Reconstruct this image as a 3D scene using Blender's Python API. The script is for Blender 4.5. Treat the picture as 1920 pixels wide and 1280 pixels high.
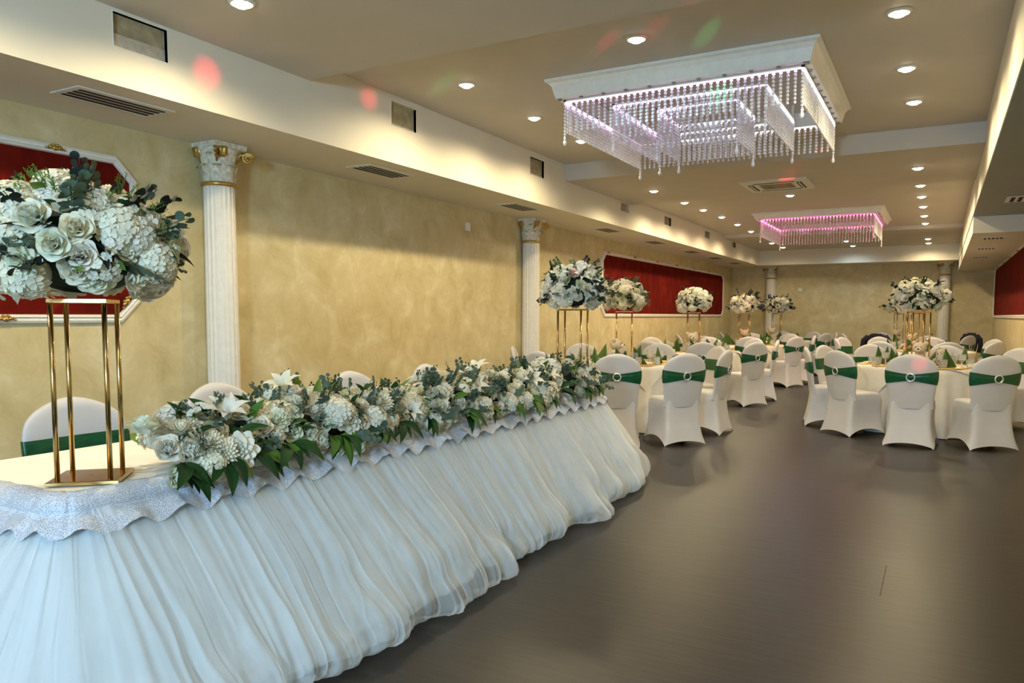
import bpy, math, random
import numpy as np
from mathutils import Vector, Matrix, Euler

for o in list(bpy.data.objects):
    bpy.data.objects.remove(o, do_unlink=True)
scene = bpy.context.scene
COL = scene.collection
PI = math.pi

# ------------------------------------------------------------------ camera
H = 1.35
F_PX, CY_PX = 1433.58, 702.61
YAW, PITCH, ROLL = [math.radians(a) for a in (29.1735, 4.4481, 0.12555)]
_fwd = Vector((-math.sin(YAW) * math.cos(PITCH), math.cos(YAW) * math.cos(PITCH), -math.sin(PITCH)))
_rt = Vector((math.cos(YAW), math.sin(YAW), 0))
_up = _rt.cross(_fwd)
_r = math.cos(ROLL) * _rt + math.sin(ROLL) * _up
_u = _r.cross(_fwd)
cam = bpy.data.cameras.new('camera')
cam.sensor_fit = 'HORIZONTAL'
cam.sensor_width = 36
cam.lens = F_PX / 1920 * 36
cam.shift_y = (CY_PX - 640) / 1920
cam.clip_start = 0.05
camo = bpy.data.objects.new('camera', cam)
COL.objects.link(camo)
camo.matrix_world = Matrix(((_r.x, _u.x, -_fwd.x, 0), (_r.y, _u.y, -_fwd.y, 0), (_r.z, _u.z, -_fwd.z, H), (0, 0, 0, 1)))
scene.camera = camo

# ------------------------------------------------------------------ world, exposure, large lights
vs = scene.view_settings
vs.view_transform = 'Standard'
vs.look = 'None'
vs.exposure = 0.0
vs.gamma = 1
vs.use_curve_mapping = False
world = bpy.data.worlds.new('world')
scene.world = world
world.use_nodes = True
world.node_tree.nodes['Background'].inputs[0].default_value = (0.5, 0.55, 0.65, 1)
world.node_tree.nodes['Background'].inputs[1].default_value = 0.3

WARM = (1.0, 0.82, 0.49)
COOLW = (0.72, 0.9, 1.0)
DOWN_W = 80.0
COOL_W = 44.0


def area_light(name, loc, target, sx, sy, power, color):
    l = bpy.data.lights.new(name, 'AREA')
    l.shape = 'RECTANGLE'
    l.size, l.size_y = sx, sy
    l.energy = power
    l.color = color
    o = bpy.data.objects.new(name, l)
    COL.objects.link(o)
    o.location = loc
    o.rotation_euler = (Vector(target) - Vector(loc)).to_track_quat('-Z', 'Y').to_euler()
    return o


# added cool fill from behind the camera, standing in for unseen daylight
area_light('added_back_fill', (-1.2, -4.3, 1.75), (-1.9, 4.0, 0.9), 4.4, 2.3, 22, (0.66, 0.83, 1.0))
# added unseen cool fill that blues the skirt, turned to the head table
area_light('added_skirt_fill', (-0.25, -2.92, 2.05), (-2.2, 3.2, 0.35), 0.7, 0.5, 350, (0.42, 0.72, 1.0))

# overhead geometry was measured for a soffit at 2.58 m; S stretches it to the true size
S = 1.06


def sx(v):
    return v * S


def sz(z):
    return H + (z - H) * S


XL, XR, YF, YB = sx(-4.75), sx(1.03), sx(20.2), -4.5
ZS, ZC, ZR, ZR2 = sz(2.58), sz(2.93), sz(3.12), sz(3.0)
ZN = sz(2.985)
XSL, XSR, YSF = sx(-3.92), sx(0.30), sx(19.4)
R1A, R1B, R2A, R2B = sx(4.1), sx(8.3), sx(10.5), sx(15.87)


# ------------------------------------------------------------------ helpers
class MB:
    def __init__(s):
        s.v = []
        s.f = []

    def add(s, vs_, fs_):
        n = len(s.v)
        s.v.extend([tuple(map(float, p)) for p in vs_])
        s.f.extend([tuple(i + n for i in f) for f in fs_])

    def box(s, x0, x1, y0, y1, z0, z1):
        s.add([(x0, y0, z0), (x1, y0, z0), (x1, y1, z0), (x0, y1, z0), (x0, y0, z1), (x1, y0, z1), (x1, y1, z1), (x0, y1, z1)],
              [(0, 3, 2, 1), (4, 5, 6, 7), (0, 1, 5, 4), (1, 2, 6, 5), (2, 3, 7, 6), (3, 0, 4, 7)])

    def rings(s, rings, closed=True, cap0=False, cap1=False):
        m = len(rings[0])
        vs_ = [p for r in rings for p in r]
        fs_ = []
        for k in range(len(rings) - 1):
            for i in range(m if closed else m - 1):
                j = (i + 1) % m
                fs_.append((k * m + i, k * m + j, (k + 1) * m + j, (k + 1) * m + i))
        if cap0:
            fs_.append(tuple(reversed(range(m))))
        if cap1:
            fs_.append(tuple((len(rings) - 1) * m + i for i in range(m)))
        s.add(vs_, fs_)

    def lathe(s, prof, n=24, cx=0, cy=0, cap0=True, cap1=True):
        s.rings([[(cx + r * math.cos(2 * PI * i / n), cy + r * math.sin(2 * PI * i / n), z) for i in range(n)] for r, z in prof], True, cap0, cap1)

    def tube(s, pts, r, n=8):
        pts = [Vector(p) for p in pts]
        rs = r if isinstance(r, (list, tuple)) else [r] * len(pts)
        rings = []
        a = None
        for i, p in enumerate(pts):
            d = (pts[min(i + 1, len(pts) - 1)] - pts[max(i - 1, 0)]).normalized()
            if a is None:
                a = d.orthogonal().normalized()
            else:
                a = (a - d * a.dot(d)).normalized()
            b = d.cross(a)
            rings.append([p + (a * math.cos(2 * PI * k / n) + b * math.sin(2 * PI * k / n)) * rs[i] for k in range(n)])
        s.rings(rings, True, True, True)

    def ell(s, c, r, nu=14, nv=9, rot=None):
        rings = []
        M = rot.to_matrix() if rot else None
        for k in range(nv + 1):
            ph = -PI / 2 + PI * k / nv
            ph = max(min(ph, PI / 2 - 0.02), -PI / 2 + 0.02)
            ring = []
            for i in range(nu):
                th = 2 * PI * i / nu
                p = Vector((r[0] * math.cos(ph) * math.cos(th), r[1] * math.cos(ph) * math.sin(th), r[2] * math.sin(ph)))
                if M:
                    p = M @ p
                ring.append(p + Vector(c))
            rings.append(ring)
        s.rings(rings, True, True, True)

    def grid(s, P):  # P[i][j] points
        n, m = len(P), len(P[0])
        s.add([p for r in P for p in r], [(i * m + j, i * m + j + 1, (i + 1) * m + j + 1, (i + 1) * m + j) for i in range(n - 1) for j in range(m - 1)])

    def rect_ring(s, cx, cy, hx, hy, prof):
        """closed rectangular loft, prof = [(offset outwards, z)], profile closed"""
        corners = [(-1, -1), (1, -1), (1, 1), (-1, 1)]
        pr = list(prof) + [prof[0]]
        s.rings([[(cx + a * (hx + o), cy + b * (hy + o), z) for a, b in corners] for o, z in pr], True)

    def mesh(s, name, mat, smooth=False):
        me = bpy.data.meshes.new(name)
        me.from_pydata(s.v, [], s.f)
        if mat is not None:
            me.materials.append(mat)
        if smooth:
            me.polygons.foreach_set('use_smooth', [True] * len(me.polygons))
        me.update()
        return me

    def build(s, name, mat, parent=None, smooth=False, loc=None):
        return inst(name, s.mesh(name, mat, smooth), parent, loc)


def inst(name, me, parent=None, loc=None, rot=None, scale=None):
    o = bpy.data.objects.new(name, me)
    COL.objects.link(o)
    if parent is not None:
        o.parent = parent
    if loc is not None:
        o.location = loc
    if rot is not None:
        o.rotation_euler = rot
    if scale is not None:
        o.scale = (scale,) * 3 if isinstance(scale, (int, float)) else scale
    return o


def tag(o, label, cat, group=None):
    o['label'] = label
    o['category'] = cat
    if group:
        o['group'] = group
    return o


def thing(name, label, cat, loc=(0, 0, 0), rz=0.0, group=None):
    o = bpy.data.objects.new(name, None)
    COL.objects.link(o)
    o.empty_display_size = 0.1
    o.location = loc
    o.rotation_euler = (0, 0, rz)
    return tag(o, label, cat, group)


def struct(name, mb, mat, parent=None, smooth=False):
    o = mb.build(name, mat, parent, smooth)
    if parent is None:
        o['kind'] = 'structure'
    return o


_rng = np.random.RandomState(5)
_tab = _rng.rand(4096) * 2 - 1


def n1(x, seed=0):
    x = np.asarray(x, float)
    i = np.floor(x).astype(int)
    t = x - i
    t = t * t * (3 - 2 * t)
    return _tab[(i + seed * 131) % 4096] * (1 - t) + _tab[(i + 1 + seed * 131) % 4096] * t


def n2(x, y, seed=0):
    x, y = np.broadcast_arrays(np.asarray(x, float), np.asarray(y, float))
    i = np.floor(x).astype(int)
    j = np.floor(y).astype(int)
    tx = x - i
    ty = y - j
    tx = tx * tx * (3 - 2 * tx)
    ty = ty * ty * (3 - 2 * ty)

    def h(a, b):
        return _tab[(a * 57 + b * 113 + seed * 131) % 4096]
    return (h(i, j) * (1 - tx) + h(i + 1, j) * tx) * (1 - ty) + (h(i, j + 1) * (1 - tx) + h(i + 1, j + 1) * tx) * ty


# ------------------------------------------------------------------ materials
def newmat(name):
    m = bpy.data.materials.new(name)
    m.use_nodes = True
    nt = m.node_tree
    return m, nt, nt.nodes['Principled BSDF']


def noise_ramp(nt, stops, scale=5, detail=4, distortion=0.0, coord='Object', vscale=(1, 1, 1), rough=0.5):
    tc = nt.nodes.new('ShaderNodeTexCoord')
    mp = nt.nodes.new('ShaderNodeMapping')
    mp.inputs['Scale'].default_value = vscale
    nz = nt.nodes.new('ShaderNodeTexNoise')
    nz.inputs['Scale'].default_value = scale
    nz.inputs['Detail'].default_value = detail
    nz.inputs['Distortion'].default_value = distortion
    nz.inputs['Roughness'].default_value = rough
    cr = nt.nodes.new('ShaderNodeValToRGB')
    els = cr.color_ramp.elements
    els[0].position, els[0].color = stops[0][0], (*stops[0][1], 1)
    els[1].position, els[1].color = stops[-1][0], (*stops[-1][1], 1)
    for p, c in stops[1:-1]:
        e = els.new(p)
        e.color = (*c, 1)
    nt.links.new(tc.outputs[coord], mp.inputs[0])
    nt.links.new(mp.outputs[0], nz.inputs['Vector'])
    nt.links.new(nz.outputs['Fac'], cr.inputs[0])
    return nz, cr


def bump(nt, b, src, strength, dist=0.01):
    bn = nt.nodes.new('ShaderNodeBump')
    bn.inputs['Strength'].default_value = strength
    bn.inputs['Distance'].default_value = dist
    nt.links.new(src, bn.inputs['Height'])
    nt.links.new(bn.outputs[0], b.inputs['Normal'])


def simple(name, color, rough=0.5, metal=0.0, spec=0.5, noise=None, bumpv=0, vscale=(1, 1, 1), nscale=20):
    m, nt, b = newmat(name)
    b.inputs['Base Color'].default_value = (*color, 1)
    b.inputs['Roughness'].default_value = rough
    b.inputs['Metallic'].default_value = metal
    b.inputs['Specular IOR Level'].default_value = spec
    k = noise or 0.12
    lo = tuple(c * (1 - k) for c in color)
    hi = tuple(min(1, c * (1 + k)) for c in color)
    nz, cr = noise_ramp(nt, [(0.3, lo), (0.7, hi)], nscale, 3, vscale=vscale)
    nt.links.new(cr.outputs[0], b.inputs['Base Color'])
    if bumpv:
        bump(nt, b, nz.outputs['Fac'], bumpv)
    return m


def emis(name, color, strength):
    m, nt, b = newmat(name)
    b.inputs['Base Color'].default_value = (*color, 1)
    b.inputs['Emission Color'].default_value = (*color, 1)
    b.inputs['Emission Strength'].default_value = strength
    return m


MAT = {}
# walls: mottled gold-beige decorative plaster
m, nt, b = newmat('plaster')
nz, cr = noise_ramp(nt, [(0.30, (0.51, 0.415, 0.20)), (0.44, (0.60, 0.495, 0.265)), (0.54, (0.645, 0.545, 0.31)), (0.68, (0.74, 0.65, 0.42))], 3.2, 9, 0.5, rough=0.66)
nt.links.new(cr.outputs[0], b.inputs['Base Color'])
b.inputs['Roughness'].default_value = 0.55
bump(nt, b, nz.outputs['Fac'], 0.25, 0.02)
MAT['plaster'] = m
MAT['ceiling'] = simple('ceiling_paint', (0.58, 0.53, 0.46), 0.7, noise=0.02, nscale=3)
MAT['soffit'] = simple('soffit_paint', (0.76, 0.71, 0.60), 0.65, noise=0.02, nscale=3)
MAT['white'] = simple('white_plaster', (0.82, 0.79, 0.72), 0.45, noise=0.04)
MAT['capital'] = simple('aged_white_plaster', (0.72, 0.68, 0.55), 0.6, noise=0.25, nscale=35, bumpv=0.3)
MAT['goldpaint'] = simple('gold_paint', (0.55, 0.36, 0.10), 0.35, 0.8, noise=0.3, nscale=60)
MAT['gold'] = simple('polished_gold', (0.58, 0.39, 0.16), 0.18, 1.0, noise=0.05)
m, nt, b = newmat('red_panel')
nz, cr = noise_ramp(nt, [(0.3, (0.085, 0.005, 0.003)), (0.52, (0.135, 0.008, 0.004)), (0.72, (0.19, 0.015, 0.007))], 4.0, 6, 1.2, rough=0.62, vscale=(1, 1.0, 0.45))
nt.links.new(cr.outputs[0], b.inputs['Base Color'])
b.inputs['Roughness'].default_value = 0.85
b.inputs['Specular IOR Level'].default_value = 0.06
bump(nt, b, nz.outputs['Fac'], 0.2, 0.02)
MAT['red'] = m
# floor: dark brown streaked vinyl
m, nt, b = newmat('floor_vinyl')
nz, cr = noise_ramp(nt, [(0.3, (0.013, 0.0100, 0.0078)), (0.5, (0.021, 0.0163, 0.0125)), (0.72, (0.033, 0.026, 0.0205))], 3.5, 8, 0.5, rough=0.68, vscale=(1.0, 9.0, 1))
nt.links.new(cr.outputs[0], b.inputs['Base Color'])
b.inputs['Roughness'].default_value = 0.36
b.inputs['Specular IOR Level'].default_value = 0.22
bump(nt, b, nz.outputs['Fac'], 0.12, 0.01)
MAT['floor'] = m
MAT['cover'] = simple('white_spandex', (0.55, 0.535, 0.545), 0.55, noise=0.03, nscale=8)
MAT['cloth'] = simple('cream_cloth', (0.70, 0.655, 0.58), 0.75, noise=0.04, nscale=10)
MAT['headcloth'] = simple('white_cloth', (0.86, 0.83, 0.76), 0.8, noise=0.04, nscale=10)
MAT['sash'] = simple('emerald_satin', (0.004, 0.075, 0.026), 0.35, noise=0.35, nscale=18, vscale=(1, 1, 6))
MAT['silver'] = simple('rhinestone_silver', (0.85, 0.85, 0.86), 0.25, 0.7, noise=0.2, nscale=150)
MAT['napkin'] = simple('green_napkin', (0.062, 0.135, 0.022), 0.75, noise=0.15, nscale=25)
MAT['placemat'] = simple('gold_placemat', (0.55, 0.36, 0.10), 0.4, 0.35, noise=0.35, nscale=60)
MAT['dark'] = simple('dark_gap_tone', (0.012, 0.011, 0.010), 0.8)  # near-black: painted shade of vent and intake gaps, also the floor seam
MAT['ventwhite'] = simple('vent_white', (0.74, 0.71, 0.64), 0.5, noise=0.03)
MAT['duct'] = simple('duct_board', (0.36, 0.30, 0.18), 0.7, noise=0.25, nscale=14)
MAT['foil'] = simple('duct_foil', (0.55, 0.52, 0.45), 0.4, 0.3, noise=0.15, nscale=25)
MAT['led_pink'] = emis('led_lilac', (0.95, 0.62, 1.0), 1.7)
MAT['led_white'] = emis('led_white', (0.88, 0.88, 1.0), 2.0)
MAT['led_magenta'] = emis('led_magenta', (1.0, 0.13, 0.42), 1.3)
MAT['lens_warm'] = emis('downlight_warm', (1.0, 0.88, 0.64), 30)
MAT['lens_cool'] = emis('downlight_cool', (0.75, 0.95, 1.0), 16)
MAT['black'] = simple('black_plastic', (0.01, 0.01, 0.012), 0.4)
MAT['jacket'] = simple('navy_wool', (0.010, 0.010, 0.022), 0.85, noise=0.4, nscale=60)
MAT['bear'] = simple('cream_plush', (0.62, 0.50, 0.36), 0.95, noise=0.25, nscale=70, bumpv=1.0)
MAT['bear_tan'] = simple('tan_plush', (0.52, 0.36, 0.20), 0.95, noise=0.25, nscale=70, bumpv=1.0)
MAT['muzzle'] = simple('pale_plush', (0.74, 0.66, 0.54), 0.95, noise=0.15, nscale=70, bumpv=0.8)
MAT['wood'] = simple('plywood', (0.45, 0.32, 0.18), 0.6, noise=0.2, nscale=8, vscale=(1, 12, 1))
MAT['steel'] = simple('table_steel', (0.3, 0.3, 0.3), 0.4, 0.8)
MAT['glowpane'] = emis('added_window_glow', (0.66, 0.83, 1.0), 0.8)  # glow added for the made-up window at the back

# crystal: beads and glasses
m, nt, b = newmat('crystal_bead')
b.inputs['Base Color'].default_value = (0.93, 0.91, 0.97, 1)
b.inputs['Roughness'].default_value = 0.12
b.inputs['Transmission Weight'].default_value = 0.15
b.inputs['IOR'].default_value = 1.55
nz, cr = noise_ramp(nt, [(0.3, (0.72, 0.70, 0.78)), (0.7, (1, 1, 1))], 90, 2)
nt.links.new(cr.outputs[0], b.inputs['Base Color'])
MAT['bead'] = m
m, nt, b = newmat('cut_crystal')
b.inputs['Roughness'].default_value = 0.06
b.inputs['Transmission Weight'].default_value = 0.85
b.inputs['IOR'].default_value = 1.48
nz, cr = noise_ramp(nt, [(0.3, (0.9, 0.9, 0.88)), (0.7, (1, 1, 1))], 60, 2)
nt.links.new(cr.outputs[0], b.inputs['Base Color'])
MAT['crystal'] = m


def petal_mat(name, c1, c2, trans=0.25):
    m, nt, b = newmat(name)
    oi = nt.nodes.new('ShaderNodeObjectInfo')
    mx = nt.nodes.new('ShaderNodeMix')
    mx.data_type = 'RGBA'
    mx.inputs[6].default_value = (*c1, 1)
    mx.inputs[7].default_value = (*c2, 1)
    nt.links.new(oi.outputs['Random'], mx.inputs[0])
    nz, cr = noise_ramp(nt, [(0.3, (0.86, 0.86, 0.86)), (0.7, (1, 1, 1))], 3.0, 2)
    mm = nt.nodes.new('ShaderNodeMix')
    mm.data_type = 'RGBA'
    mm.blend_type = 'MULTIPLY'
    mm.inputs[0].default_value = 1
    nt.links.new(mx.outputs[2], mm.inputs[6])
    nt.links.new(cr.outputs[0], mm.inputs[7])
    nt.links.new(mm.outputs[2], b.inputs['Base Color'])
    b.inputs['Roughness'].default_value = 0.6
    b.inputs['Specular IOR Level'].default_value = 0.25
    tr = nt.nodes.new('ShaderNodeBsdfTranslucent')
    nt.links.new(mm.outputs[2], tr.inputs[0])
    ms = nt.nodes.new('ShaderNodeMixShader')
    ms.inputs[0].default_value = trans
    nt.links.new(b.outputs[0], ms.inputs[1])
    nt.links.new(tr.outputs[0], ms.inputs[2])
    nt.links.new(ms.outputs[0], nt.nodes['Material Output'].inputs[0])
    return m


MAT['petal'] = petal_mat('white_petal', (0.88, 0.85, 0.76), (0.92, 0.88, 0.70))
MAT['petal_green'] = petal_mat('ivory_green_petal', (0.83, 0.86, 0.66), (0.88, 0.88, 0.74))
MAT['petal_blush'] = petal_mat('blush_petal', (0.88, 0.60, 0.54), (0.9, 0.66, 0.58))
MAT['leaf'] = petal_mat('dark_leaf', (0.008, 0.035, 0.007), (0.022, 0.085, 0.014), 0.12)
MAT['leaf_light'] = petal_mat('fresh_leaf', (0.06, 0.17, 0.02), (0.16, 0.24, 0.04), 0.2)
MAT['leaf_black'] = petal_mat('black_green_leaf', (0.006, 0.010, 0.009), (0.018, 0.030, 0.024), 0.05)
MAT['euca'] = petal_mat('eucalyptus_leaf', (0.055, 0.095, 0.065), (0.11, 0.15, 0.10), 0.12)
MAT['moss'] = simple('foliage_core', (0.010, 0.022, 0.008), 0.9, noise=0.5, nscale=40)


def tulle(name, alpha, color):
    m, nt, b = newmat(name)
    out = nt.nodes['Material Output']
    nt.nodes.remove(b)
    tp = nt.nodes.new('ShaderNodeBsdfTransparent')
    df = nt.nodes.new('ShaderNodeBsdfDiffuse')
    tl = nt.nodes.new('ShaderNodeBsdfTranslucent')
    df.inputs[0].default_value = (*color, 1)
    tl.inputs[0].default_value = (*color, 1)
    m1 = nt.nodes.new('ShaderNodeMixShader')
    m1.inputs[0].default_value = 0.3
    nt.links.new(df.outputs[0], m1.inputs[1])
    nt.links.new(tl.outputs[0], m1.inputs[2])
    nz, cr = noise_ramp(nt, [(0.3, (alpha * 0.93,) * 3), (0.7, (min(1, alpha * 1.07),) * 3)], 12, 2, 0.1, vscale=(1, 1, 0.1))
    nzb, _c = noise_ramp(nt, [(0.3, (0, 0, 0)), (0.7, (1, 1, 1))], 48, 3, 0.0, vscale=(1, 1, 0.03), rough=0.5)
    bn = nt.nodes.new('ShaderNodeBump')
    bn.inputs['Strength'].default_value = 0.15
    bn.inputs['Distance'].default_value = 0.02
    nt.links.new(nzb.outputs['Fac'], bn.inputs['Height'])
    nt.links.new(bn.outputs[0], df.inputs['Normal'])
    m2 = nt.nodes.new('ShaderNodeMixShader')
    nt.links.new(cr.outputs[0], m2.inputs[0])
    nt.links.new(tp.outputs[0], m2.inputs[1])
    nt.links.new(m1.outputs[0], m2.inputs[2])
    nt.links.new(m2.outputs[0], out.inputs[0])
    return m


MAT['tulle'] = tulle('white_tulle', 0.42, (0.92, 0.96, 0.99))
MAT['lining'] = simple('skirt_lining', (0.38, 0.46, 0.55), 0.8, noise=0.05)  # darkened blue-grey to stand in for shade deep between the tulle folds
m, nt, b = newmat('lace')
b.inputs['Base Color'].default_value = (0.80, 0.83, 0.88, 1)
b.inputs['Roughness'].default_value = 0.45
tc = nt.nodes.new('ShaderNodeTexCoord')
vo = nt.nodes.new('ShaderNodeTexVoronoi')
vo.feature = 'DISTANCE_TO_EDGE'
vo.inputs['Scale'].default_value = 140
nt.links.new(tc.outputs['Object'], vo.inputs['Vector'])
cr = nt.nodes.new('ShaderNodeValToRGB')
cr.color_ramp.elements[0].position = 0.02
cr.color_ramp.elements[0].color = (0.66, 0.69, 0.77, 1)
cr.color_ramp.elements[1].position = 0.22
cr.color_ramp.elements[1].color = (0.34, 0.38, 0.48, 1)
nt.links.new(vo.outputs['Distance'], cr.inputs[0])
nt.links.new(cr.outputs[0], b.inputs['Base Color'])
bump(nt, b, vo.outputs['Distance'], -0.8, 0.02)
MAT['lace'] = m

# ------------------------------------------------------------------ setting
mb = MB()
mb.box(XL - 0.2, XR + 0.2, YB - 0.2, YF + 0.2, -0.1, 0)
struct('floor', mb, MAT['floor'])
mb = MB()
mb.box(XL - 0.2, XL, YB - 0.2, YF + 0.2, 0, 3.6)
struct('wall_left', mb, MAT['plaster'])
mb = MB()
mb.box(XR, XR + 0.2, YB - 0.2, YF + 0.2, 0, 3.6)
struct('wall_right', mb, MAT['plaster'])
mb = MB()
mb.box(XL, XR, YF, YF + 0.2, 0, 3.6)
struct('wall_far', mb, MAT['plaster'])
mb = MB()
mb.box(XL, XR, YB - 0.2, YB, 0, 3.6)
struct('wall_back', mb, MAT['plaster'])
mb = MB()
for x0, x1, y0, y1, z in ((XL, XR, YB, R1A, ZN), (XL, XR, R1A, R1B, ZR), (XL, XR, R1B, R2A, ZC), (XL, XR, R2A, R2B, ZR2), (XL, XR, R2B, YF, ZC)):
    mb.box(x0, x1, y0, y1, z, 3.65)
struct('ceiling', mb, MAT['ceiling'])
for nm, x0, x1, y0, y1 in (('baseboard_left', XL, XL + 0.015, YB, YF), ('baseboard_right', XR - 0.015, XR, YB, YF), ('baseboard_far', XL + 0.015, XR - 0.015, YF - 0.015, YF)):
    mb = MB()
    mb.box(x0, x1, y0, y1, 0, 0.09)
    struct(nm, mb, MAT['white'])
# added window with glowing panes behind the camera, backing the cool fill
mb = MB()
for a in (-3.4, -1.95, -0.5, 0.95):
    mb.box(a - 0.04, a + 0.04, YB, YB + 0.06, 0.55, 2.9)
mb.box(-3.44, 0.99, YB, YB + 0.06, 0.5, 0.58)
mb.box(-3.44, 0.99, YB, YB + 0.06, 2.86, 2.94)
win = struct('added_window', mb, MAT['white'])
for k in range(3):
    mb = MB()
    mb.box(-3.36 + 1.45 * k, -1.99 + 1.45 * k, YB + 0.01, YB + 0.02, 0.58, 2.86)
    mb.build('pane', MAT['glowpane'], win)

# left soffit with open duct cut-outs in its face
openings = [(2.64, 2.97, 2.785, 2.965, 0), (5.02, 5.355, 2.88, 3.07, 1), (7.41, 7.74, 2.87, 3.055, 2), (10.10, 10.42, 2.80, 2.915, 3), (12.02, 12.36, 2.81, 2.94, 4), (14.44, 14.76, 2.82, 2.94, 5), (16.6, 16.9, 2.81, 2.915, 6)]
mb = MB()
mb.box(XL, XSL, YB, YF, ZS, ZS + 0.03)
yprev = YB
TH = 0.03
for y0, y1, z0, z1, _ in openings:
    y0, y1, z0, z1 = sx(y0), sx(y1), sz(z0), sz(z1)
    mb.box(XSL - TH, XSL, yprev, y0, ZS + 0.03, 3.3)
    mb.box(XSL - TH, XSL, y0, y1, ZS + 0.03, z0)
    mb.box(XSL - TH, XSL, y0, y1, z1, 3.3)
    yprev = y1
mb.box(XSL - TH, XSL, yprev, YSF, ZS + 0.03, 3.3)
struct('trim_1', mb, MAT['soffit'])
# right soffit, its lower box, far soffit
mb = MB()
mb.box(XSR, XR, YB, YF, ZS + 0.004, 3.3)
struct('trim_2', mb, MAT['soffit'])
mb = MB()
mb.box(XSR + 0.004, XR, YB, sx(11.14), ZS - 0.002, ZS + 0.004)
struct('trim_5', mb, simple('soffit_underside_shade', (0.27, 0.30, 0.29), 0.6, noise=0.03, nscale=3))  # thin board in a darker, cooler tone standing in for shade underneath
ZBOX = sz(2.375)
mb = MB()
mb.box(XSR + 0.012, XR, sx(11.14), YF, ZBOX, ZS)
struct('trim_3', mb, MAT['soffit'])
mb = MB()
mb.box(XSL, XSR, YSF, YF, ZS, 3.3)
struct('trim_4', mb, MAT['soffit'])

ORD = ['nearest', 'second', 'third', 'fourth', 'fifth', 'sixth', 'seventh', 'eighth', 'ninth', 'tenth', 'eleventh']
for i, (y0, y1, z0, z1, k) in enumerate(openings):
    y0, y1, z0, z1 = sx(y0), sx(y1), sz(z0), sz(z1)
    t = thing('duct_opening', 'open square duct cut-out in the left soffit face, %s along the wall' % (ORD[i] + (' from the camera' if i else ' to the camera')), 'duct opening', (XSL, (y0 + y1) / 2, z0), 0, 'duct openings in the soffit')
    w, h = (y1 - y0) / 2, z1 - z0
    mb = MB()
    mb.box(-0.045, -0.03, -w - 0.02, w + 0.02, -0.02, h + 0.02)
    mb.build('back_panel', MAT['duct'], t)
    mb = MB()
    mb.box(-0.0295, -0.024, -w - 0.0, w + 0.0, -0.02, h * (0.42 if i == 0 else 0.12))
    mb.build('foil_sheet', MAT['foil'], t)
    mb = MB()
    e = 0.006
    for a, b_, c, d in ((-w - e, w + e, -e, 0), (-w - e, w + e, h, h + e), (-w - e, -w, 0, h), (w, w + e, 0, h)):
        mb.box(-0.028, 0.003, a, b_, c, d)
    mb.build('edge_bead', MAT['white'], t)


def vent(name, label, cx, cy, z, lx, ly, nslat, along='y', group=None):
    """grille in a ceiling facing down; slats run along the given axis"""
    t = thing(name, label, 'vent', (cx, cy, z), 0, group)
    mb = MB()
    mb.rect_ring(0, 0, lx / 2, ly / 2, [(-0.004, 0.0), (-0.004, -0.010), (0.028, -0.007), (0.028, 0.0)])
    mb.build('frame', MAT['ventwhite'], t)
    mb = MB()
    mb.box(-lx / 2, lx / 2, -ly / 2, ly / 2, -0.006, -0.001)
    mb.build('slat_plate', MAT['ventwhite'], t)
    mb = MB()
    wv = lx / nslat * 0.55
    mb.box(-wv / 2, wv / 2, -ly / 2 + 0.01, ly / 2 - 0.01, -0.0085, -0.0062)
    me = mb.mesh('slot_shade', MAT['dark'])  # raised dark strip painted as the shade inside a slot
    for k in range(nslat):
        inst('slot_shade', me, t, (-lx / 2 + lx * (k + 0.5) / nslat, 0, 0))
    return t


for i, y in enumerate((2.85, 5.28, 7.74, 10.4, 12.5, 14.67, 16.45, 18.26)):
    vent('ceiling_vent', 'slatted air vent under the left soffit, %s along the wall' % (ORD[i] + (' from the camera' if i else ' to the camera')), sx(-4.235), sx(y), ZS, 0.21 * S, 0.55 * S, 4, 'y', 'vents under the left soffit')
vent('ceiling_vent', 'dark slotted vent under the right soffit before the lower box', sx(0.75), sx(9.68), ZS, 0.36, 0.42, 5, 'y', 'vents under the right soffit')
for i, y in enumerate((11.9, 13.66, 15.6)):
    vent('ceiling_vent', 'small slotted vent under the lower right box, %s' % ('nearest to its face', 'middle of three', 'farthest of three')[i], sx(0.565), sx(y), ZBOX, 0.24, 0.26, 5, 'y', 'vents under the right box')

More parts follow.
